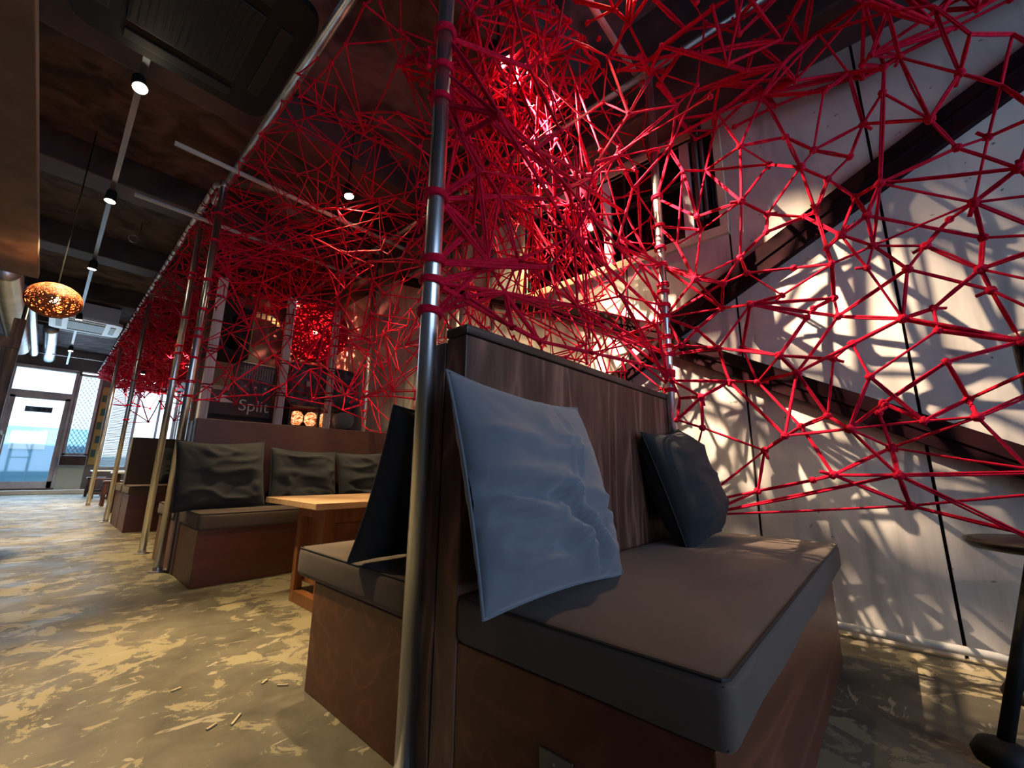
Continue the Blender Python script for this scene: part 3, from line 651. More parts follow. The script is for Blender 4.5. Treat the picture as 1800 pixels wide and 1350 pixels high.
# nearest bench
pillow('cushion', 'large blue-grey cushion leaning on the nearest bench beside the steel pole', (.865, .665, .690), .285, .255, .13, M['pillow'], (math.radians(-17), math.radians(2), math.radians(2)), 3, .012, None, ((-.9, -.12, -.05, -.18, .020, .06), (-.12, -.15, .42, -.80, .026, .07), (.22, .95, .26, .0, .005, .03), (-.4, .30, .8, .42, .004, .03), (.1, -.28, .95, -.30, .008, .04), (-.75, -.55, .0, -.62, .014, .06), (-.85, -.35, -.25, -.45, .010, .05)))
pillow('cushion', 'black cushion slumped at the wall end of the nearest bench', (1.885, .685, .672), .215, .245, .23, M['pillow2'], (math.radians(-17), math.radians(-6), math.radians(0)), 5, .008)
pillow('cushion', 'black cushion seen edge-on behind the foreground pole, facing the table', (.965, 1.135, .672), .31, .25, .15, M['pillow2'], (math.radians(24), 0, math.radians(-2)), 9, .02)
for k, (px, lab, sd) in enumerate(((393, 'black cushion at the aisle end of the second bench', 11), (538, 'middle black cushion on the second bench above the pine table', 12), (648, 'black cushion on the second bench, partly hidden by foreground cushion', 13))):
    X = ony(px, 830, 3.56).x
    pillow('cushion', lab, (X, 3.585, .672 if k == 0 else .655), .275 if k == 0 else .27, .245 if k == 0 else .225, .13, M['pillow2'], (math.radians(-15), math.radians((-2, 2, -3)[k]), math.radians((0, 3, -4)[k])), sd, .02, 'cushions on the second bench')
pillow('cushion', 'black cushion on the hidden bench between the two aisle poles', (1.02, 4.09, .68), .29, .24, .13, M['pillow2'], (math.radians(18), 0, 0), 21, .015)
pillow('cushion', 'black cushion leaning on the third bench near the dark aisle pole', (1.25, 6.78, .74), .25, .23, .13, M['pillow2'], (math.radians(-16), 0, 0), 22, .015)

# ---------------------------------------------------------------- pine table
tb = thing('pine_table', 'low pine table with box legs between the first two benches', 'table', (1.5, 2.6, 0))
TX0, TY0, TY1, TZ = .955, 2.17, 2.88, .545
MB().box(TX0, 2.25, TY0, TY1, TZ-.032, TZ).build('tabletop', M['table'], tb, bevel=.003)
for xx in (1.04, 2.02):
    l = MB().box(xx, xx+.045, 2.25, 2.295, .0, TZ-.032).box(xx, xx+.045, 2.545, 2.59, .0, TZ-.032).box(xx, xx+.045, 2.295, 2.545, 0, .06).box(xx, xx+.045, 2.295, 2.545, TZ-.09, TZ-.032)
    l.build('leg_frame', M['tlegs'], tb, bevel=.002)
MB().box(1.11, 2.02, 2.40, 2.44, TZ-.13, TZ-.032).build('stretcher', M['tlegs'], tb, bevel=.002)
MB().box(1.085, 1.11, 2.27, 2.57, .10, TZ-.032).build('panel', M['tlegs'], tb, bevel=.002)

# ---------------------------------------------------------------- bar stool at the right edge and black stand
st = thing('bar_stool', 'black stool with round seat at the right edge of the picture', 'stool', (1.95, -.36, 0))
sc_ = Vector((1.985, -.325, .535))
MB().lathe([(.02, -.03), (.17, -.028), (.185, -.012), (.185, -.004), (.17, 0), (.02, .002)], 32, sc_).build('seat', mat('dark_bronze_seat', (.045, .035, .032), .4, .3), st, smooth=True)
for a in (137, 257, 17):
    d = Vector((math.cos(math.radians(a)), math.sin(math.radians(a)), 0))
    lg = MB().tube([sc_+d*.075+Vector((0, 0, -.03)), Vector((sc_.x, sc_.y, .02))+d*.30], .016, 12).build('leg', M['black'], st, smooth=True)
    MB().lathe([(.055, 0), (.06, .02), (.045, .045), (.02, .055)], 16, (sc_.x+d.x*.30, sc_.y+d.y*.30, 0)).build('foot', M['black'], st, smooth=True)
MB().tube([sc_+Vector((math.cos(math.radians(137))*.21, math.sin(math.radians(137))*.21, -.33)), sc_+Vector((math.cos(math.radians(17))*.21, math.sin(math.radians(17))*.21, -.33))], .009, 8).build('cross_brace', M['black'], st, smooth=True)
bs = thing('black_stand', 'black upright stand at the right edge holding rope ends', 'stand', (2.10, -.41, 0))
MB().tube([(2.085, -.385, 0), (2.085, -.385, 1.17)], [.035, .035], 16).build('column', M['black'], bs, smooth=True)
MB().lathe([(.12, 0), (.12, .012), (.05, .02), (.05, .05)], 24, (2.085, -.385, 0)).build('base_plate', M['black'], bs, smooth=True)
MB().lathe([(.038, 1.16), (.040, 1.165), (.040, 1.18), (.03, 1.185)], 20, (2.085, -.385, 0)).build('cap', M['steel'], bs, smooth=True)

# ---------------------------------------------------------------- things stored behind the second bench
cbn = thing('low_cabinet', 'low dark cabinet behind the white timber posts', 'cabinet', (1.8, 5.2, 0))
MB().box(1.0, 2.56, 5.0, 5.55, 0, 1.20).build('body', M['case'], cbn, bevel=.006)
for k in range(3): MB().box(1.03+k*.51, 1.50+k*.51, 4.985, 5.0, .06, 1.15).build('door', M['case'], cbn, bevel=.003)
struct(MB().box(1.08, WX-.002, 6.02, 6.10, 0, CZ).build('trim_25', M['beam']))
cs = thing('flight_case', 'dark case with white lettering on the cabinet behind the second bench', 'case', (1.3, 5.15, 1.201))
MB().box(1.02, 1.60, 5.02, 5.5, 1.201, 1.50).build('body', M['case'], cs, bevel=.01)
MB().box(1.02, 1.60, 5.012, 5.02, 1.215, 1.25).build('edge_band', M['black'], cs)
MW = Matrix(((1, 0, 0, 0), (0, 0, -1, 0), (0, 1, 0, 0), (0, 0, 0, 1)))
text('Split', .17, M['ink'], cs, Matrix.Translation((1.43, 5.017, 1.36)) @ MW)
MB().add([(1.06, 5.015, 1.41), (1.13, 5.015, 1.45), (1.21, 5.015, 1.44), (1.15, 5.015, 1.42), (1.24, 5.015, 1.38), (1.12, 5.015, 1.37)], [(0, 1, 2, 3), (0, 3, 4, 5)]).build('logo', M['ink'], cs)
gb = thing('amplifier', 'dark amplifier with ribbed grille stacked on the lettered case', 'amplifier', (1.4, 5.2, 1.501))
MB().box(1.27, 1.62, 5.06, 5.4, 1.501, 1.84).build('body', M['trunk'], gb, bevel=.012)
g = MB()
for k in range(12): g.box(1.30+k*.025, 1.312+k*.025, 5.052, 5.06, 1.66, 1.80)
g.build('grille', M['grey'], gb)
for k in range(3): MB().lathe([(.014, 0), (.014, -.015), (.01, -.02)], 12, (1.33+.1*k, 5.06, 1.57), 'y').build('knob', M['screw'], gb, smooth=True)
for k in range(4):
    tag(MB().box(1.04, 1.20, 5.08, 5.22, 1.502+k*.012, 1.513+k*.012).build('notebook', M['conduit'], bevel=.001), ['lowest pale notebook stacked beside the amplifier', 'second pale notebook from the bottom beside the amplifier', 'third pale notebook from the bottom beside the amplifier', 'topmost pale notebook beside the amplifier'][k], 'notebook', 'notebooks by the amplifier')
tr = thing('storage_trunk', 'large dark checked trunk behind the middle white post', 'trunk', (2.15, 5.15, 1.201))
MB().box(1.76, 2.56, 4.98, 5.30, 1.42, 1.94).build('body', M['trunk'], tr, bevel=.03, seg=3)
for x in (1.80, 2.12, 2.50): MB().box(x-.015, x+.015, 5.0, 5.28, 1.201, 1.425).build('leg', M['case'], tr)
for x in (1.95, 2.35): MB().box(x-.02, x+.02, 4.972, 4.98, 1.66, 1.72).build('latch', M['screw'], tr, bevel=.002)
MB().tube([(1.752, 5.14, 1.60), (1.735, 5.14, 1.62), (1.735, 5.14, 1.74), (1.752, 5.14, 1.76)], .008, 8).build('handle', M['black'], tr, smooth=True)
for k in range(3):
    x = 1.90+k*.16
    t = thing('paper_lantern', ['crumpled glowing paper lantern under the trunk, nearest the aisle', 'crumpled glowing paper lantern under the trunk, middle one', 'crumpled glowing paper lantern under the trunk, nearest the wall'][k], 'lantern', (x, 5.08, 1.201), 'lanterns under the trunk')
    b = MB(); prof = []
    for j in range(9): a = PI*j/8; prof.append((max(.012, .066*math.sin(a)**.7*(1+.12*(j % 2))), 1.29-.083*math.cos(a)))
    b.lathe(prof, 18, (x, 5.08, 0)); b.build('shade', M['lantern'], t)
    MB().lathe([(.03, 1.201), (.03, 1.208)], 14, (x, 5.08, 0)).build('base', M['case'], t)
tag(MB().lathe([(.03, 1.201), (.10, 1.22), (.13, 1.30), (.115, 1.37), (.05, 1.40)], 20, (2.42, 4.99-.10, 0)).build('padded_stool', M['pillow'], smooth=True), 'small blue-grey padded seat at the foot of the wall-side post', 'stool')
psx = bpy.data.objects['padded_stool']; psx.location.y = .10
sk = thing('loudspeaker', 'black loudspeaker hung behind the white post nearest the aisle', 'loudspeaker', (1.25, 5.5, 2.0))
MB().box(1.08, 1.42, 5.4, 5.8, 1.95, 2.55).build('body', M['black'], sk, bevel=.02)
for z, r in ((2.12, .12), (2.39, .07)): MB().lathe([(r, 0), (r, -.012), (r*.85, -.006), (r*.4, .02), (.01, .005)], 28, (1.25, 5.40, z), 'y').build('driver', M['blackp'], sk, smooth=True)
MB().tube([(1.25, 5.6, 2.55), (1.25, 5.6, CZ)], .01, 8).build('hanger', M['black'], sk)
cd = thing('card_garland', 'arched string of small beige cards hung in the dark recess', 'garland', (1.75, 5.6, 2.6))
pts = [(1.45+k*.06, 5.62, 2.62-.0035*(k-1)**2) for k in range(10)]
MB().tube([(1.45, 5.62, CZ)]+pts+[(2.02, 5.62, CZ)], .003, 5).build('string', M['black'], cd)
for k, p in enumerate(pts): MB().box(p[0]-.02, p[0]+.02, 5.612, 5.618, p[2]-.075, p[2]-.005).build('card', M['paper'], cd)
wl = wicker('woven_lamp', (2.20, 5.56, 2.52), .40, .40, 420, M['rope'], 'large glowing red woven ball lamp above the dark trunk', 'lamp', CZ, True, .007, 170, (1, .25, .14))

# ---------------------------------------------------------------- far seating
def far_table(x0, x1, y0, y1, z, label):
    t = thing('cafe_table', label, 'table', ((x0+x1)/2, (y0+y1)/2, 0), 'white tables near the entrance')
    MB().box(x0, x1, y0, y1, z-.03, z).build('tabletop', M['tablewhite'], t, bevel=.004)
    for x in (x0+.06, x1-.06):
        for y in (y0+.06, y1-.06): MB().box(x-.025, x+.025, y-.025, y+.025, 0, z-.03).build('leg', M['chairwood'], t)
far_table(.86, 1.75, 9.75, 10.45, .62, 'nearer white table between the far aisle poles')
far_table(.80, 1.75, 13.2, 13.95, .62, 'farther white table by the entrance window')
def far_stool(x, y, label):
    t = thing('wooden_stool', label, 'stool', (x, y, 0), 'dark stools near the entrance')
    MB().box(x-.17, x+.17, y-.17, y+.17, .42, .45).build('seat', M['chairwood'], t, bevel=.005)
    for a in (-1, 1):
        for b_ in (-1, 1): MB().box(x+a*.14-.02, x+a*.14+.02, y+b_*.14-.02, y+b_*.14+.02, 0, .42).build('leg', M['chairwood'], t)
    for a in (-1, 1): MB().box(x-.12, x+.12, y+a*.14-.01, y+a*.14+.01, .12, .15).build('stretcher', M['chairwood'], t)
far_stool(.98, 9.35, 'dark wooden stool on the near side of the nearer white table')
far_stool(1.0, 10.9, 'dark wooden stool beyond the nearer white table')
far_stool(.95, 12.8, 'dark wooden stool before the farther white table')
far_stool(.96, 14.4, 'dark wooden stool beyond the farther white table')

# floor debris
rr = random.Random(4)
for k, (px, py, a, L_) in enumerate(((415, 1264, .9, .055), (465, 1198, .7, .03), (497, 1204, 2.4, .035), (372, 1277, .5, .03), (309, 1212, .2, .028))):
    p = onz(px, py, .003); d = Vector((math.cos(a), math.sin(a), 0))*L_/2
    tag(MB().bar(p-d, p+d, .006, .004).build('wood_splinter', M['splinter']), ['longest pale splinter lying on the floor in the foreground', 'tiny splinter beside the nearest bench corner on the floor', 'bent pale splinter on the floor nearest the bench', 'short splinter left of the longest one on the floor', 'smallest pale splinter lying left among floor patches'][k], 'splinter', 'splinters on the floor')

# ---------------------------------------------------------------- red rope nets
def strand(b, a, c, r, rnd, twin=True, sides=5, sag=.0):
    a, c = Vector(a), Vector(c); d = c-a; L_ = d.length
    if L_ < 1e-4: return
    u = d.orthogonal().normalized(); v = d.cross(u).normalized(); th = rnd.uniform(0, PI); o = u*math.cos(th)+v*math.sin(th)
    if twin:
        for s in (1, -1):
            q = o*s*r*.95; m = a+d*.5+q+Vector((rnd.uniform(-1, 1), rnd.uniform(-1, 1), rnd.uniform(-1, 1)))*L_*.008
            b.tube([a+q*.6, m, c+q*.6], r, sides, cap=False)
    else:
        m = a+d*.5+Vector((rnd.uniform(-1, 1), rnd.uniform(-1, 1), rnd.uniform(-1, 1)))*L_*.012-Vector((0, 0, sag*L_))
        b.tube([a, m, c], r, sides, cap=False)
def knot(b, p, r, rnd):
    p = Vector(p)
    for k in range(3):
        ax = Vector((rnd.gauss(0, 1), rnd.gauss(0, 1), rnd.gauss(0, 1))).normalized(); u = ax.orthogonal().normalized(); v = ax.cross(u)
        b.tube([p+(u*math.cos(a)+v*math.sin(a))*r*.75 for a in [2*PI*j/7 for j in range(7)]], r*.62, 5, closed=True)
    if rnd.random() < .35:
        d = Vector((rnd.gauss(0, 1), rnd.gauss(0, 1), rnd.gauss(0, 1)-.5)).normalized(); b.tube([p, p+d*r*3.2], r*.5, 5)
def netpts(n, asp, rnd, cand=8):
    pts = [(0, 0), (1, 0), (0, 1), (1, 1)]
    for k in range(1, max(3, int(math.sqrt(n*asp)))): t = k/max(3, int(math.sqrt(n*asp))); pts += [(t+rnd.uniform(-.03, .03), 0), (t+rnd.uniform(-.03, .03), 1)]
    for k in range(1, max(3, int(math.sqrt(n/asp)))): t = k/max(3, int(math.sqrt(n/asp))); pts += [(0, t+rnd.uniform(-.03, .03)), (1, t+rnd.uniform(-.03, .03))]
    while len(pts) < n:
        best = None; bd = -1
        for _ in range(cand):
            q = (rnd.uniform(.02, .98), rnd.uniform(.02, .98)); d = min(((q[0]-p[0])*asp)**2+(q[1]-p[1])**2 for p in pts)
            if d > bd: bd = d; best = q
        pts.append(best)
    return pts
def netmesh(b, fn, n, asp, rnd, r, drop=.3, noise_=.06, twin=False, knots=1.0, sides=5):
    pts = netpts(n, asp, rnd)
    vs, es, fs, *_ = delaunay_2d_cdt([Vector((p[0]*asp, p[1])) for p in pts], [], [], 0, 1e-6)
    E_ = set()
    for f in fs:
        for i in range(len(f)): E_.add(tuple(sorted((f[i], f[(i+1) % len(f)]))))
    P = []
    for v in vs:
        u_, w_ = v.x/asp, v.y; e = min(1, 6*min(u_, 1-u_, w_, 1-w_)+.15)
        P.append(fn(u_, w_)+Vector((rnd.gauss(0, noise_), rnd.gauss(0, noise_), rnd.gauss(0, noise_)))*e)
    E_ = sorted(E_)
    for e in E_:
        if rnd.random() < drop: continue
        strand(b, P[e[0]], P[e[1]], r*rnd.uniform(.85, 1.15), rnd, twin, sides)
    if knots:
        for p in P:
            if rnd.random() < knots: knot(b, p, r*1.9, rnd)
    return P
def wraps(parent, x, y, R, zs, r=.007):
    for z in zs:
        b = MB(); turns = 2
        for k in range(turns): loop(b, (x, y, z+(k-.5)*.010*turns/2), (0, 0, 1), R+r*.8, r, 14, tilt=.10, ph=z*17+k)
        b.build('rope_wrap', M['rope'], parent, smooth=True)
NETS = 'red rope nets'

# A: the big open net on the wall side, between the slim pole and the black stand (nodes read off one by one)
XN = 2.05
ND = {1:(1381,241),2:(1430,264),3:(1517,218),4:(1551,163),5:(1554,119),6:(1581,101),7:(1635,210),8:(1687,129),9:(1682,260),10:(1737,241),11:(1790,296),12:(1712,356),13:(1547,322),14:(1494,276),15:(1455,315),16:(1407,294),17:(1352,289),18:(1414,381),19:(1434,372),20:(1503,347),21:(1524,379),22:(1478,413),23:(1535,432),24:(1453,436),25:(1462,464),26:(1395,471),27:(1524,471),28:(1595,473),29:(1627,432),30:(1728,418),31:(1724,473),32:(1742,510),33:(1587,560),34:(1641,542),35:(1648,581),36:(1795,600),37:(1466,524),38:(1473,556),39:(1430,542),40:(1418,558),41:(1375,519),42:(1319,535),43:(1313,480),44:(1303,354),45:(1349,377),46:(1347,408),47:(1301,452),48:(1271,498),49:(1269,542),50:(1225,579),51:(1221,491),52:(1225,381),53:(1232,404),56:(1498,604),57:(1669,386),58:(1448,161),59:(1301,257),
 101:(1263,612),102:(1305,611),103:(1197,607),104:(1370,625),105:(1401,655),106:(1332,671),107:(1282,671),108:(1233,698),109:(1182,669),110:(1235,752),111:(1190,738),112:(1344,792),113:(1380,766),114:(1408,750),115:(1455,731),116:(1493,754),117:(1465,631),119:(1529,662),120:(1553,709),121:(1545,726),122:(1624,740),123:(1664,636),125:(1718,733),126:(1702,702),127:(1567,787),128:(1579,835),129:(1600,889),130:(1465,835),131:(1429,844),132:(1332,863),
 # around the frame edge
 201:(1492,129),202:(1705,60),203:(1760,150),204:(1830,200),205:(1840,340),206:(1850,412),207:(1850,430),208:(1850,500),209:(1850,560),210:(1840,640),211:(1850,675),212:(1850,830),213:(1850,866),214:(1850,950),215:(1850,965),216:(1225,792),217:(1225,885),218:(1235,905),219:(1440,60),220:(1560,20),221:(1640,10),222:(1340,170),223:(1262,200),224:(1200,300),225:(1190,430),226:(1195,700),227:(1780,60),228:(1850,100),230:(1240,300),231:(1170,250),232:(1378,108),
 240:(1172,560),241:(1176,625),242:(1166,470),243:(1160,400),244:(1156,350)}
ED = '''5-6 5-4 4-3 4-7 6-8 6-7 8-7 7-3 7-9 9-10 10-203 10-204 9-11 9-13 10-12 11-12 11-13 12-13 12-30 12-206 12-205 12-57 57-29 12-23 30-31 30-21 30-206 31-32 31-29 31-208 31-34 31-207 32-209 32-28 32-36 34-35 34-33 35-36 33-36 33-28 33-27 28-23 28-38 29-28 29-23 23-27 23-22 23-21 22-20 22-27 22-24 22-18 24-25 24-19 25-23 25-26 25-37 26-43 37-39 37-38 37-42 38-33 38-42 39-40 40-42 40-104 41-43 41-25 41-42 42-49 43-48 43-47 44-17 44-45 44-53 44-59 44-47 45-18 45-16 45-46 46-18 46-47 47-48 48-51 48-49 49-51 49-50 50-101 101-42 52-53 51-53 51-47 16-1 16-17 16-15 16-2 2-1 2-3 2-14 14-3 14-15 15-19 15-20 19-18 19-16 13-20 13-5 3-201 58-201 58-2 13-23 20-21 21-22 21-13
102-104 102-106 104-105 104-106 105-106 105-115 105-33 105-113 105-38 109-106 109-107 107-108 107-113 106-114 108-111 108-110 109-108 110-111 110-112 110-216 112-113 112-114 112-132 112-217 113-116 114-115 115-117 115-116 114-130 116-128 116-127 116-120 116-119 119-56 119-122 119-35 120-123 120-121 121-127 120-122 122-126 126-210 122-116 122-125 123-126 126-125 123-36 125-211 125-213 127-128 127-125 127-212 128-129 128-130 128-218 128-212 128-215 130-127 130-131 130-129 131-132 132-217 132-218 129-218 129-213 129-214 117-56 117-104 56-105 103-101 101-107 102-42 103-50 101-104 33-56
201-219 219-220 220-6 220-221 221-8 8-202 202-227 227-203 227-228 203-204 203-8 202-221 222-58 222-219 222-1 222-59 223-59 223-222 223-230 230-59 230-52 230-17 231-223 231-224 224-52 224-225 225-53 225-51 232-222 232-219 232-223 230-224 44-230
240-50 240-49 240-103 241-103 241-109 241-101 242-51 242-48 243-225 243-53 244-224 244-52 109-226 226-111 226-108 240-48 242-49 51-240 201-5 11-204 11-205 1-59 17-59 52-44'''.split()
rnd = random.Random(11)
NP = {}
for k, (px, py) in ND.items():
    X = XN + rnd.uniform(-.07, .07)
    if k in (36,): X = 2.055
    if k >= 240: NP[k] = Vector((2.045, .775, ony(px, py, .775).z)); continue
    NP[k] = onx(px, py, X)
netA = thing('rope_net', 'open red rope net stretched before the concrete wall, from slim pole to black stand', 'rope net', (XN, .2, 1.5), NETS)
b = MB(); deg = {}
for e in ED:
    i, j = map(int, e.split('-'))
    if i not in NP or j not in NP: continue
    deg[i] = deg.get(i, 0)+1; deg[j] = deg.get(j, 0)+1
    thick = .0042 if (i, j) not in ((35, 36), (33, 36)) else .0065
    strand(b, NP[i], NP[j], thick, rnd, True, 6)
b.build('ropes', M['rope'], netA, smooth=True)
big = sorted([k for k in NP if k < 200], key=lambda k: -deg.get(k, 0))[:92]
for k in big:
    b = MB(); knot(b, NP[k], .0085+.001*min(6, deg.get(k, 3)), rnd); b.build('knot', M['rope'], netA, smooth=True)
wraps(netA, 2.045, .775, .022, [NP[k].z for k in (240, 241, 242, 243, 244)]+[1.12, 1.2, 1.35, 1.65, 1.9, 2.5], .006)

# B: partition net above the nearest bench back, from the stout pole to the slim pole
YB = .90
BD = {1:(772,50),2:(770,115),3:(768,172),4:(760,342),5:(752,455),6:(750,491),7:(748,547),
 10:(1009,415),11:(911,457),12:(887,515),13:(1015,538),14:(858,460),15:(831,400),16:(1084,431),17:(1127,467),18:(813,239),19:(878,345),20:(1089,592),
 21:(878,202),22:(942,262),23:(1038,312),24:(910,257),25:(1050,285),26:(1105,200),27:(985,230),28:(1153,570),29:(930,120),30:(1068,100),31:(1108,40),32:(1150,125),33:(1190,185),34:(1085,275),35:(1225,150),36:(1000,330),37:(1128,640),38:(840,300),39:(980,60),40:(1180,-60),41:(1000,-60),42:(880,-80),43:(1060,180),44:(1300,60),45:(1290,-40),46:(1390,-30),47:(1240,40),48:(1115,5),49:(1113,330),50:(1100,375),51:(1030,375),52:(968,350),53:(1180,255),54:(1092,520),55:(965,470),56:(820,520),57:(950,600),58:(1040,620),59:(900,575),
 61:(1168,470),62:(1170,505),63:(1171,540),64:(1172,565),65:(1174,595),66:(1176,625),67:(1178,655),68:(1180,680),69:(1160,400),70:(1156,350)}
BE = '''1-29 1-21 2-21 2-22 2-18 3-18 3-19 3-38 4-38 4-19 4-15 4-14 5-14 5-11 5-15 6-12 6-11 7-12 7-56 7-14 18-19 18-21 19-14 19-11 19-24 38-15 38-14 15-14 14-11 14-12 11-12 11-10 11-13 11-55 12-13 12-56 12-59 12-57 55-10 55-13 10-13 10-16 10-52 10-24 10-36 10-51 10-54 13-54 13-20 13-28 13-58 20-28 20-66 20-67 28-64 54-17 54-63 16-17 16-49 16-50 16-61 17-61 17-62 21-22 21-24 22-23 22-27 24-36 24-27 27-29 27-43 29-39 39-41 29-42 23-25 23-34 23-36 23-51 25-34 25-26 26-43 26-32 26-30 30-31 30-43 30-39 31-48 48-40 31-40 32-30 32-33 32-35 33-34 33-53 33-26 34-49 34-53 49-50 49-53 49-69 50-51 50-62 52-36 52-19 35-47 35-33 47-40 47-44 44-45 44-46 45-40 53-70 53-35 36-38 37-58 37-67 37-20 37-68 57-58 57-59 56-59 58-65 54-65 16-63 51-61 13-66 12-66 10-64 22-16 19-10 18-10 21-10 24-50 41-42 40-41 2-24 3-21 6-57 5-55 13-67 54-68 28-68 17-64'''.split()
netB = thing('rope_net', 'dense red rope net above the nearest bench back, tied to the foreground pole', 'rope net', (1.4, YB, 2.0), NETS)
b = MB(); rnd = random.Random(5); BP = {}
for k, (px, py) in BD.items():
    if k < 8: BP[k] = Vector((.70, .945, ony(px, py, .945).z)); continue
    if k > 60: BP[k] = Vector((2.045, .775, ony(px, py, .775).z)); continue
    BP[k] = ony(px, py, YB-(.10 if py < 300 else 0)+rnd.uniform(-.09, .09))
    if BP[k].x > 1.95 or BP[k].z > 3.05:
        q = onx(px, py, 1.9); BP[k] = q if q.z < 3.05 else onz(px, py, 3.03)
for e in BE:
    i, j = map(int, e.split('-')); thick = .0058 if min(i, j) < 8 else rnd.choice((.0035, .0042, .005))
    strand(b, BP[i], BP[j], thick, rnd, True, 6)
for i in BP:
    if 8 < i < 60 and i not in (10, 11, 12, 13): continue
b.build('ropes', M['rope'], netB, smooth=True)
for i in BP:
    if 8 < i < 60: q = MB(); knot(q, BP[i], .0105, rnd); q.build('knot', M['rope'], netB, smooth=True)
wraps(netB, .688, .945, .026, [BP[k].z for k in range(1, 8)], .0075)
wraps(netB, 2.045, .775, .022, [BP[k].z for k in (62, 63, 65, 66, 67)], .0065)

# C: further nets, irregular webs stretched between the rails and poles
def simple_net(label, fn, n, asp, seed, r, drop, noise_, twin=False, knots=.9, sides=5, wrapspec=None, loc=(0, 0, 0), extra=None):
    rnd = random.Random(seed); b = MB(); netmesh(b, fn, n, asp, rnd, r, drop, noise_, twin, knots, sides)
    if extra: extra(b, rnd)
    t = thing('rope_net', label, 'rope net', loc, NETS)
    b.build('ropes', M['rope'], t, smooth=True)
    if wrapspec:
        for (x, y, R, zs) in wrapspec: wraps(t, x, y, R, zs, .0055)
    return t
L3 = lambda a, b_, t: a+(b_-a)*t
# ceiling web over the nearest bay, sagging
simple_net('red rope canopy overhead above the nearest bench and the camera', lambda u, v: Vector((L3(1.05, 2.08, u), L3(-1.3, .9, v), 3.05-.30*math.sin(PI*v)*math.sin(PI*u))), 95, .7, 21, .006, .22, .10, True, 1, loc=(1.4, 0, 3))
def funnel(b, rnd):
    # ropes gathered from the canopy down to the slim pole and the bench back
    for k in range(48):
        a = Vector((rnd.uniform(1.0, 1.75), rnd.uniform(.95, 1.7), rnd.uniform(2.55, 3.0)))
        c = Vector((rnd.uniform(1.7, 2.08), rnd.uniform(.8, 1.5), rnd.uniform(1.15, 2.0))) if rnd.random() < .6 else Vector((rnd.uniform(1.0, 2.0), rnd.uniform(1.0, 2.2), rnd.uniform(1.6, 2.3)))
        m = a.lerp(c, rnd.uniform(.3, .7))+Vector((rnd.gauss(0, .09), rnd.gauss(0, .09), rnd.gauss(0, .06)))
        strand(b, a, m, .0045, rnd, rnd.random() < .4); strand(b, m, c, .0045, rnd, rnd.random() < .4); knot(b, m, .010, rnd)
        if rnd.random() < .7:
            e = m+Vector((rnd.gauss(0, .25), rnd.gauss(0, .25), rnd.gauss(0, .22))); strand(b, m, e, .004, rnd, False); knot(b, e, .009, rnd)
simple_net('tangled red rope canopy and gathered strands behind the nearest bench back', lambda u, v: Vector((L3(.72, 2.08, u), L3(.95, 2.4, v), 2.98-.28*math.sin(PI*v)*math.sin(PI*u))), 72, .95, 22, .0048, .25, .11, False, 1, extra=funnel, loc=(1.4, 1.6, 3))
simple_net('red rope canopy over the pine table and second bench', lambda u, v: Vector((L3(.69, 2.08, u), L3(2.4, 4.0, v), 3.03-.22*math.sin(PI*v)*math.sin(PI*u))), 70, .9, 23, .0042, .25, .08, loc=(1.4, 3.2, 3))
simple_net('wall-side red rope net beyond the slim pole, beside the pine table', lambda u, v: Vector((2.08+.08*math.sin(PI*u), L3(.82, 3.9, u), L3(1.15-.30*math.sin(PI*u), 3.05, v))), 185, 1.6, 24, .0042, .22, .10, False, 1, loc=(2.1, 2.4, 2),
    wrapspec=[(2.13, 3.95, .022, (1.3, 1.5, 1.9, 2.3, 2.7))])
simple_net('inner layer of red rope net hanging over the nearest bench back', lambda u, v: Vector((L3(1.0, 2.05, u), L3(1.25, 1.0, u)+.25*math.sin(PI*v), L3(1.25, 2.9, v))), 80, .8, 25, .0042, .25, .12, False, 1, loc=(1.5, 1.2, 2))
simple_net('low red rope net dipping behind the nearest bench back', lambda u, v: Vector((L3(.95, 2.06, u), L3(2.3, 1.3, u)-.2*v, L3(1.1, 2.0, v))), 85, 1.2, 26, .004, .22, .10, False, 1, loc=(1.5, 1.8, 1.6))
simple_net('thick clump of red rope overhead beside the bright spotlight', lambda u, v: Vector((L3(1.0, 1.75, u), L3(.92, 1.75, v), 2.92-.12*math.sin(PI*v))), 190, 1, 71, .0058, .12, .07, False, 1, loc=(1.4, 1.3, 3))
simple_net('dark red rope canopy in the upper right corner of the picture', lambda u, v: Vector((L3(1.75, 2.52, u), L3(-1.4, .7, v), 2.86-.10*math.sin(PI*v))), 85, .5, 72, .0065, .15, .08, True, 1, loc=(2.1, -.3, 2.9))
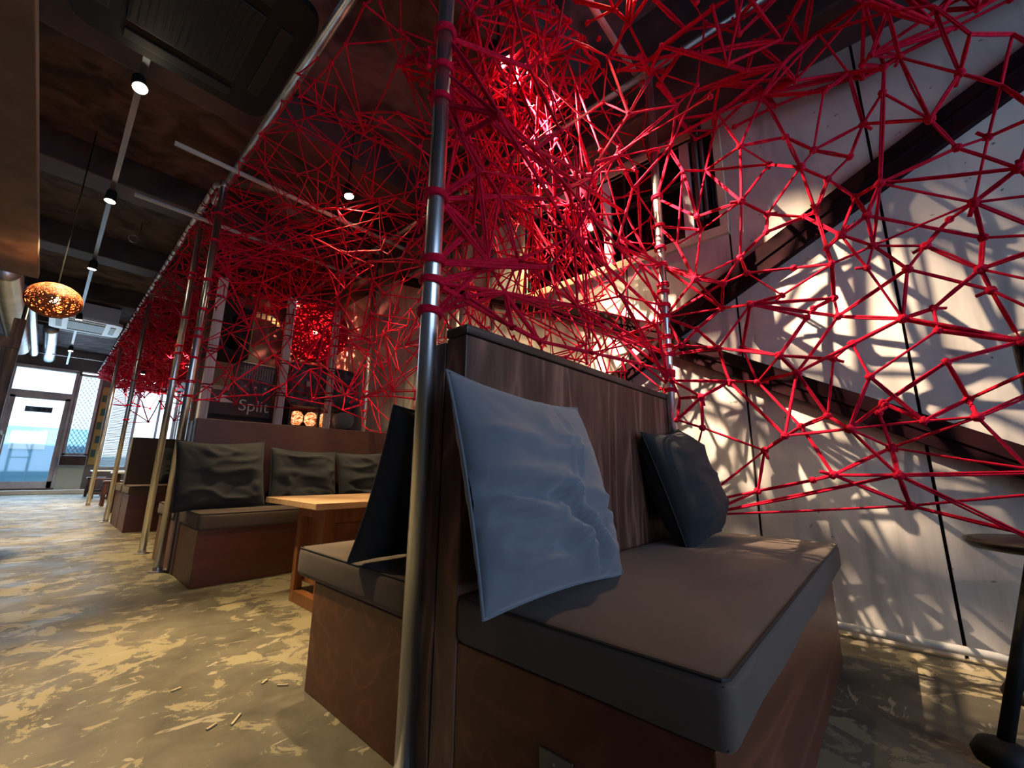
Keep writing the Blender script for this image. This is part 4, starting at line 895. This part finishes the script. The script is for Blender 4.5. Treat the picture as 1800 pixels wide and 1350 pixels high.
# partition above the second bench back
simple_net('red rope net above the second bench back', lambda u, v: Vector((L3(.68, 2.13, u), 3.93+.03*math.sin(PI*u), L3(1.22+.12*math.sin(PI*u), 3.05, v))), 80, .9, 27, .0036, .2, .07, True, 1, loc=(1.4, 3.93, 2),
    wrapspec=[(.665, 3.925, .026, (1.25, 1.36, 1.55, 1.72, 1.78, 1.95, 2.2, 2.55, 2.8))])
simple_net('second layer of red rope net strung to the white posts', lambda u, v: Vector((L3(.70, 2.14, u), 4.80, L3(1.35, 3.1, v))), 75, .9, 28, .005, .2, .07, False, 1, loc=(1.4, 4.8, 2),
    wrapspec=[(.688, 4.80, .026, (1.5, 1.75, 1.82, 2.1, 2.5, 2.55))])
def fan(b, rnd):
    for k in range(14):
        a = Vector((.70, 3.95, rnd.uniform(2.2, 3.0))); c = Vector((rnd.uniform(.8, 1.9), rnd.uniform(2.6, 3.9), rnd.uniform(2.2, 3.0))); strand(b, a, c, .004, rnd, False)
simple_net('slanting red rope net between the pine table canopy and the aisle pole', lambda u, v: Vector((L3(.69, 1.6, u), L3(2.2, 3.9, v), L3(3.08, 2.25+.3*(1-v), u))), 55, .8, 29, .004, .25, .09, False, 1, extra=fan, loc=(1.1, 3, 2.8))
# canopies down the room
for k, (y0, y1, n, r) in enumerate(((4.0, 4.85, 60, .0042), (4.85, 7.8, 300, .0055), (7.8, 11.2, 480, .008), (11.2, 15.8, 620, .011))):
    simple_net(['red rope canopy over the gap by the white posts', 'red rope canopy over the third bench', 'dense red rope canopy before the farthest poles', 'dense red rope canopy reaching the far window'][k],
               lambda u, v, y0=y0, y1=y1: Vector((L3(.67, 2.1, u), L3(y0, y1, v), 3.20-.28*math.sin(PI*u)*math.sin(PI*v))), n, .55, 40+k, r, .15, .06, False, .6, 4, loc=(1.4, (y0+y1)/2, 3.1))
    simple_net(['second, lower layer of rope canopy by the white posts', 'lower rope layer hung above the third bench', 'lower rope layer before the farthest poles', 'lower rope layer near the far window'][k],
               lambda u, v, y0=y0, y1=y1: Vector((L3(.67, 2.2, u), L3(y0, y1, v), 3.05-.42*math.sin(PI*u)*math.sin(PI*v))), int(n*.8), .55, 50+k, r, .15, .10, False, .3, 4, loc=(1.4, (y0+y1)/2, 3.1))
simple_net('thin rope net between the dark aisle pole and wall, seen against the window', lambda u, v: Vector((L3(.69, 2.13, u), 7.80, L3(1.30+.25*u, 3.1, v))), 60, .8, 61, .007, .2, .05, False, .8, loc=(1.4, 7.8, 2),
    wrapspec=[(.69, 7.8, .026, (1.35, 1.55, 1.9, 2.2))])
simple_net('rope net between the farthest poles', lambda u, v: Vector((L3(.70, 2.13, u), 11.2, L3(1.9, 3.1, v))), 50, 1.1, 62, .008, .2, .05, False, .8, 4, loc=(1.4, 11.2, 2.5))
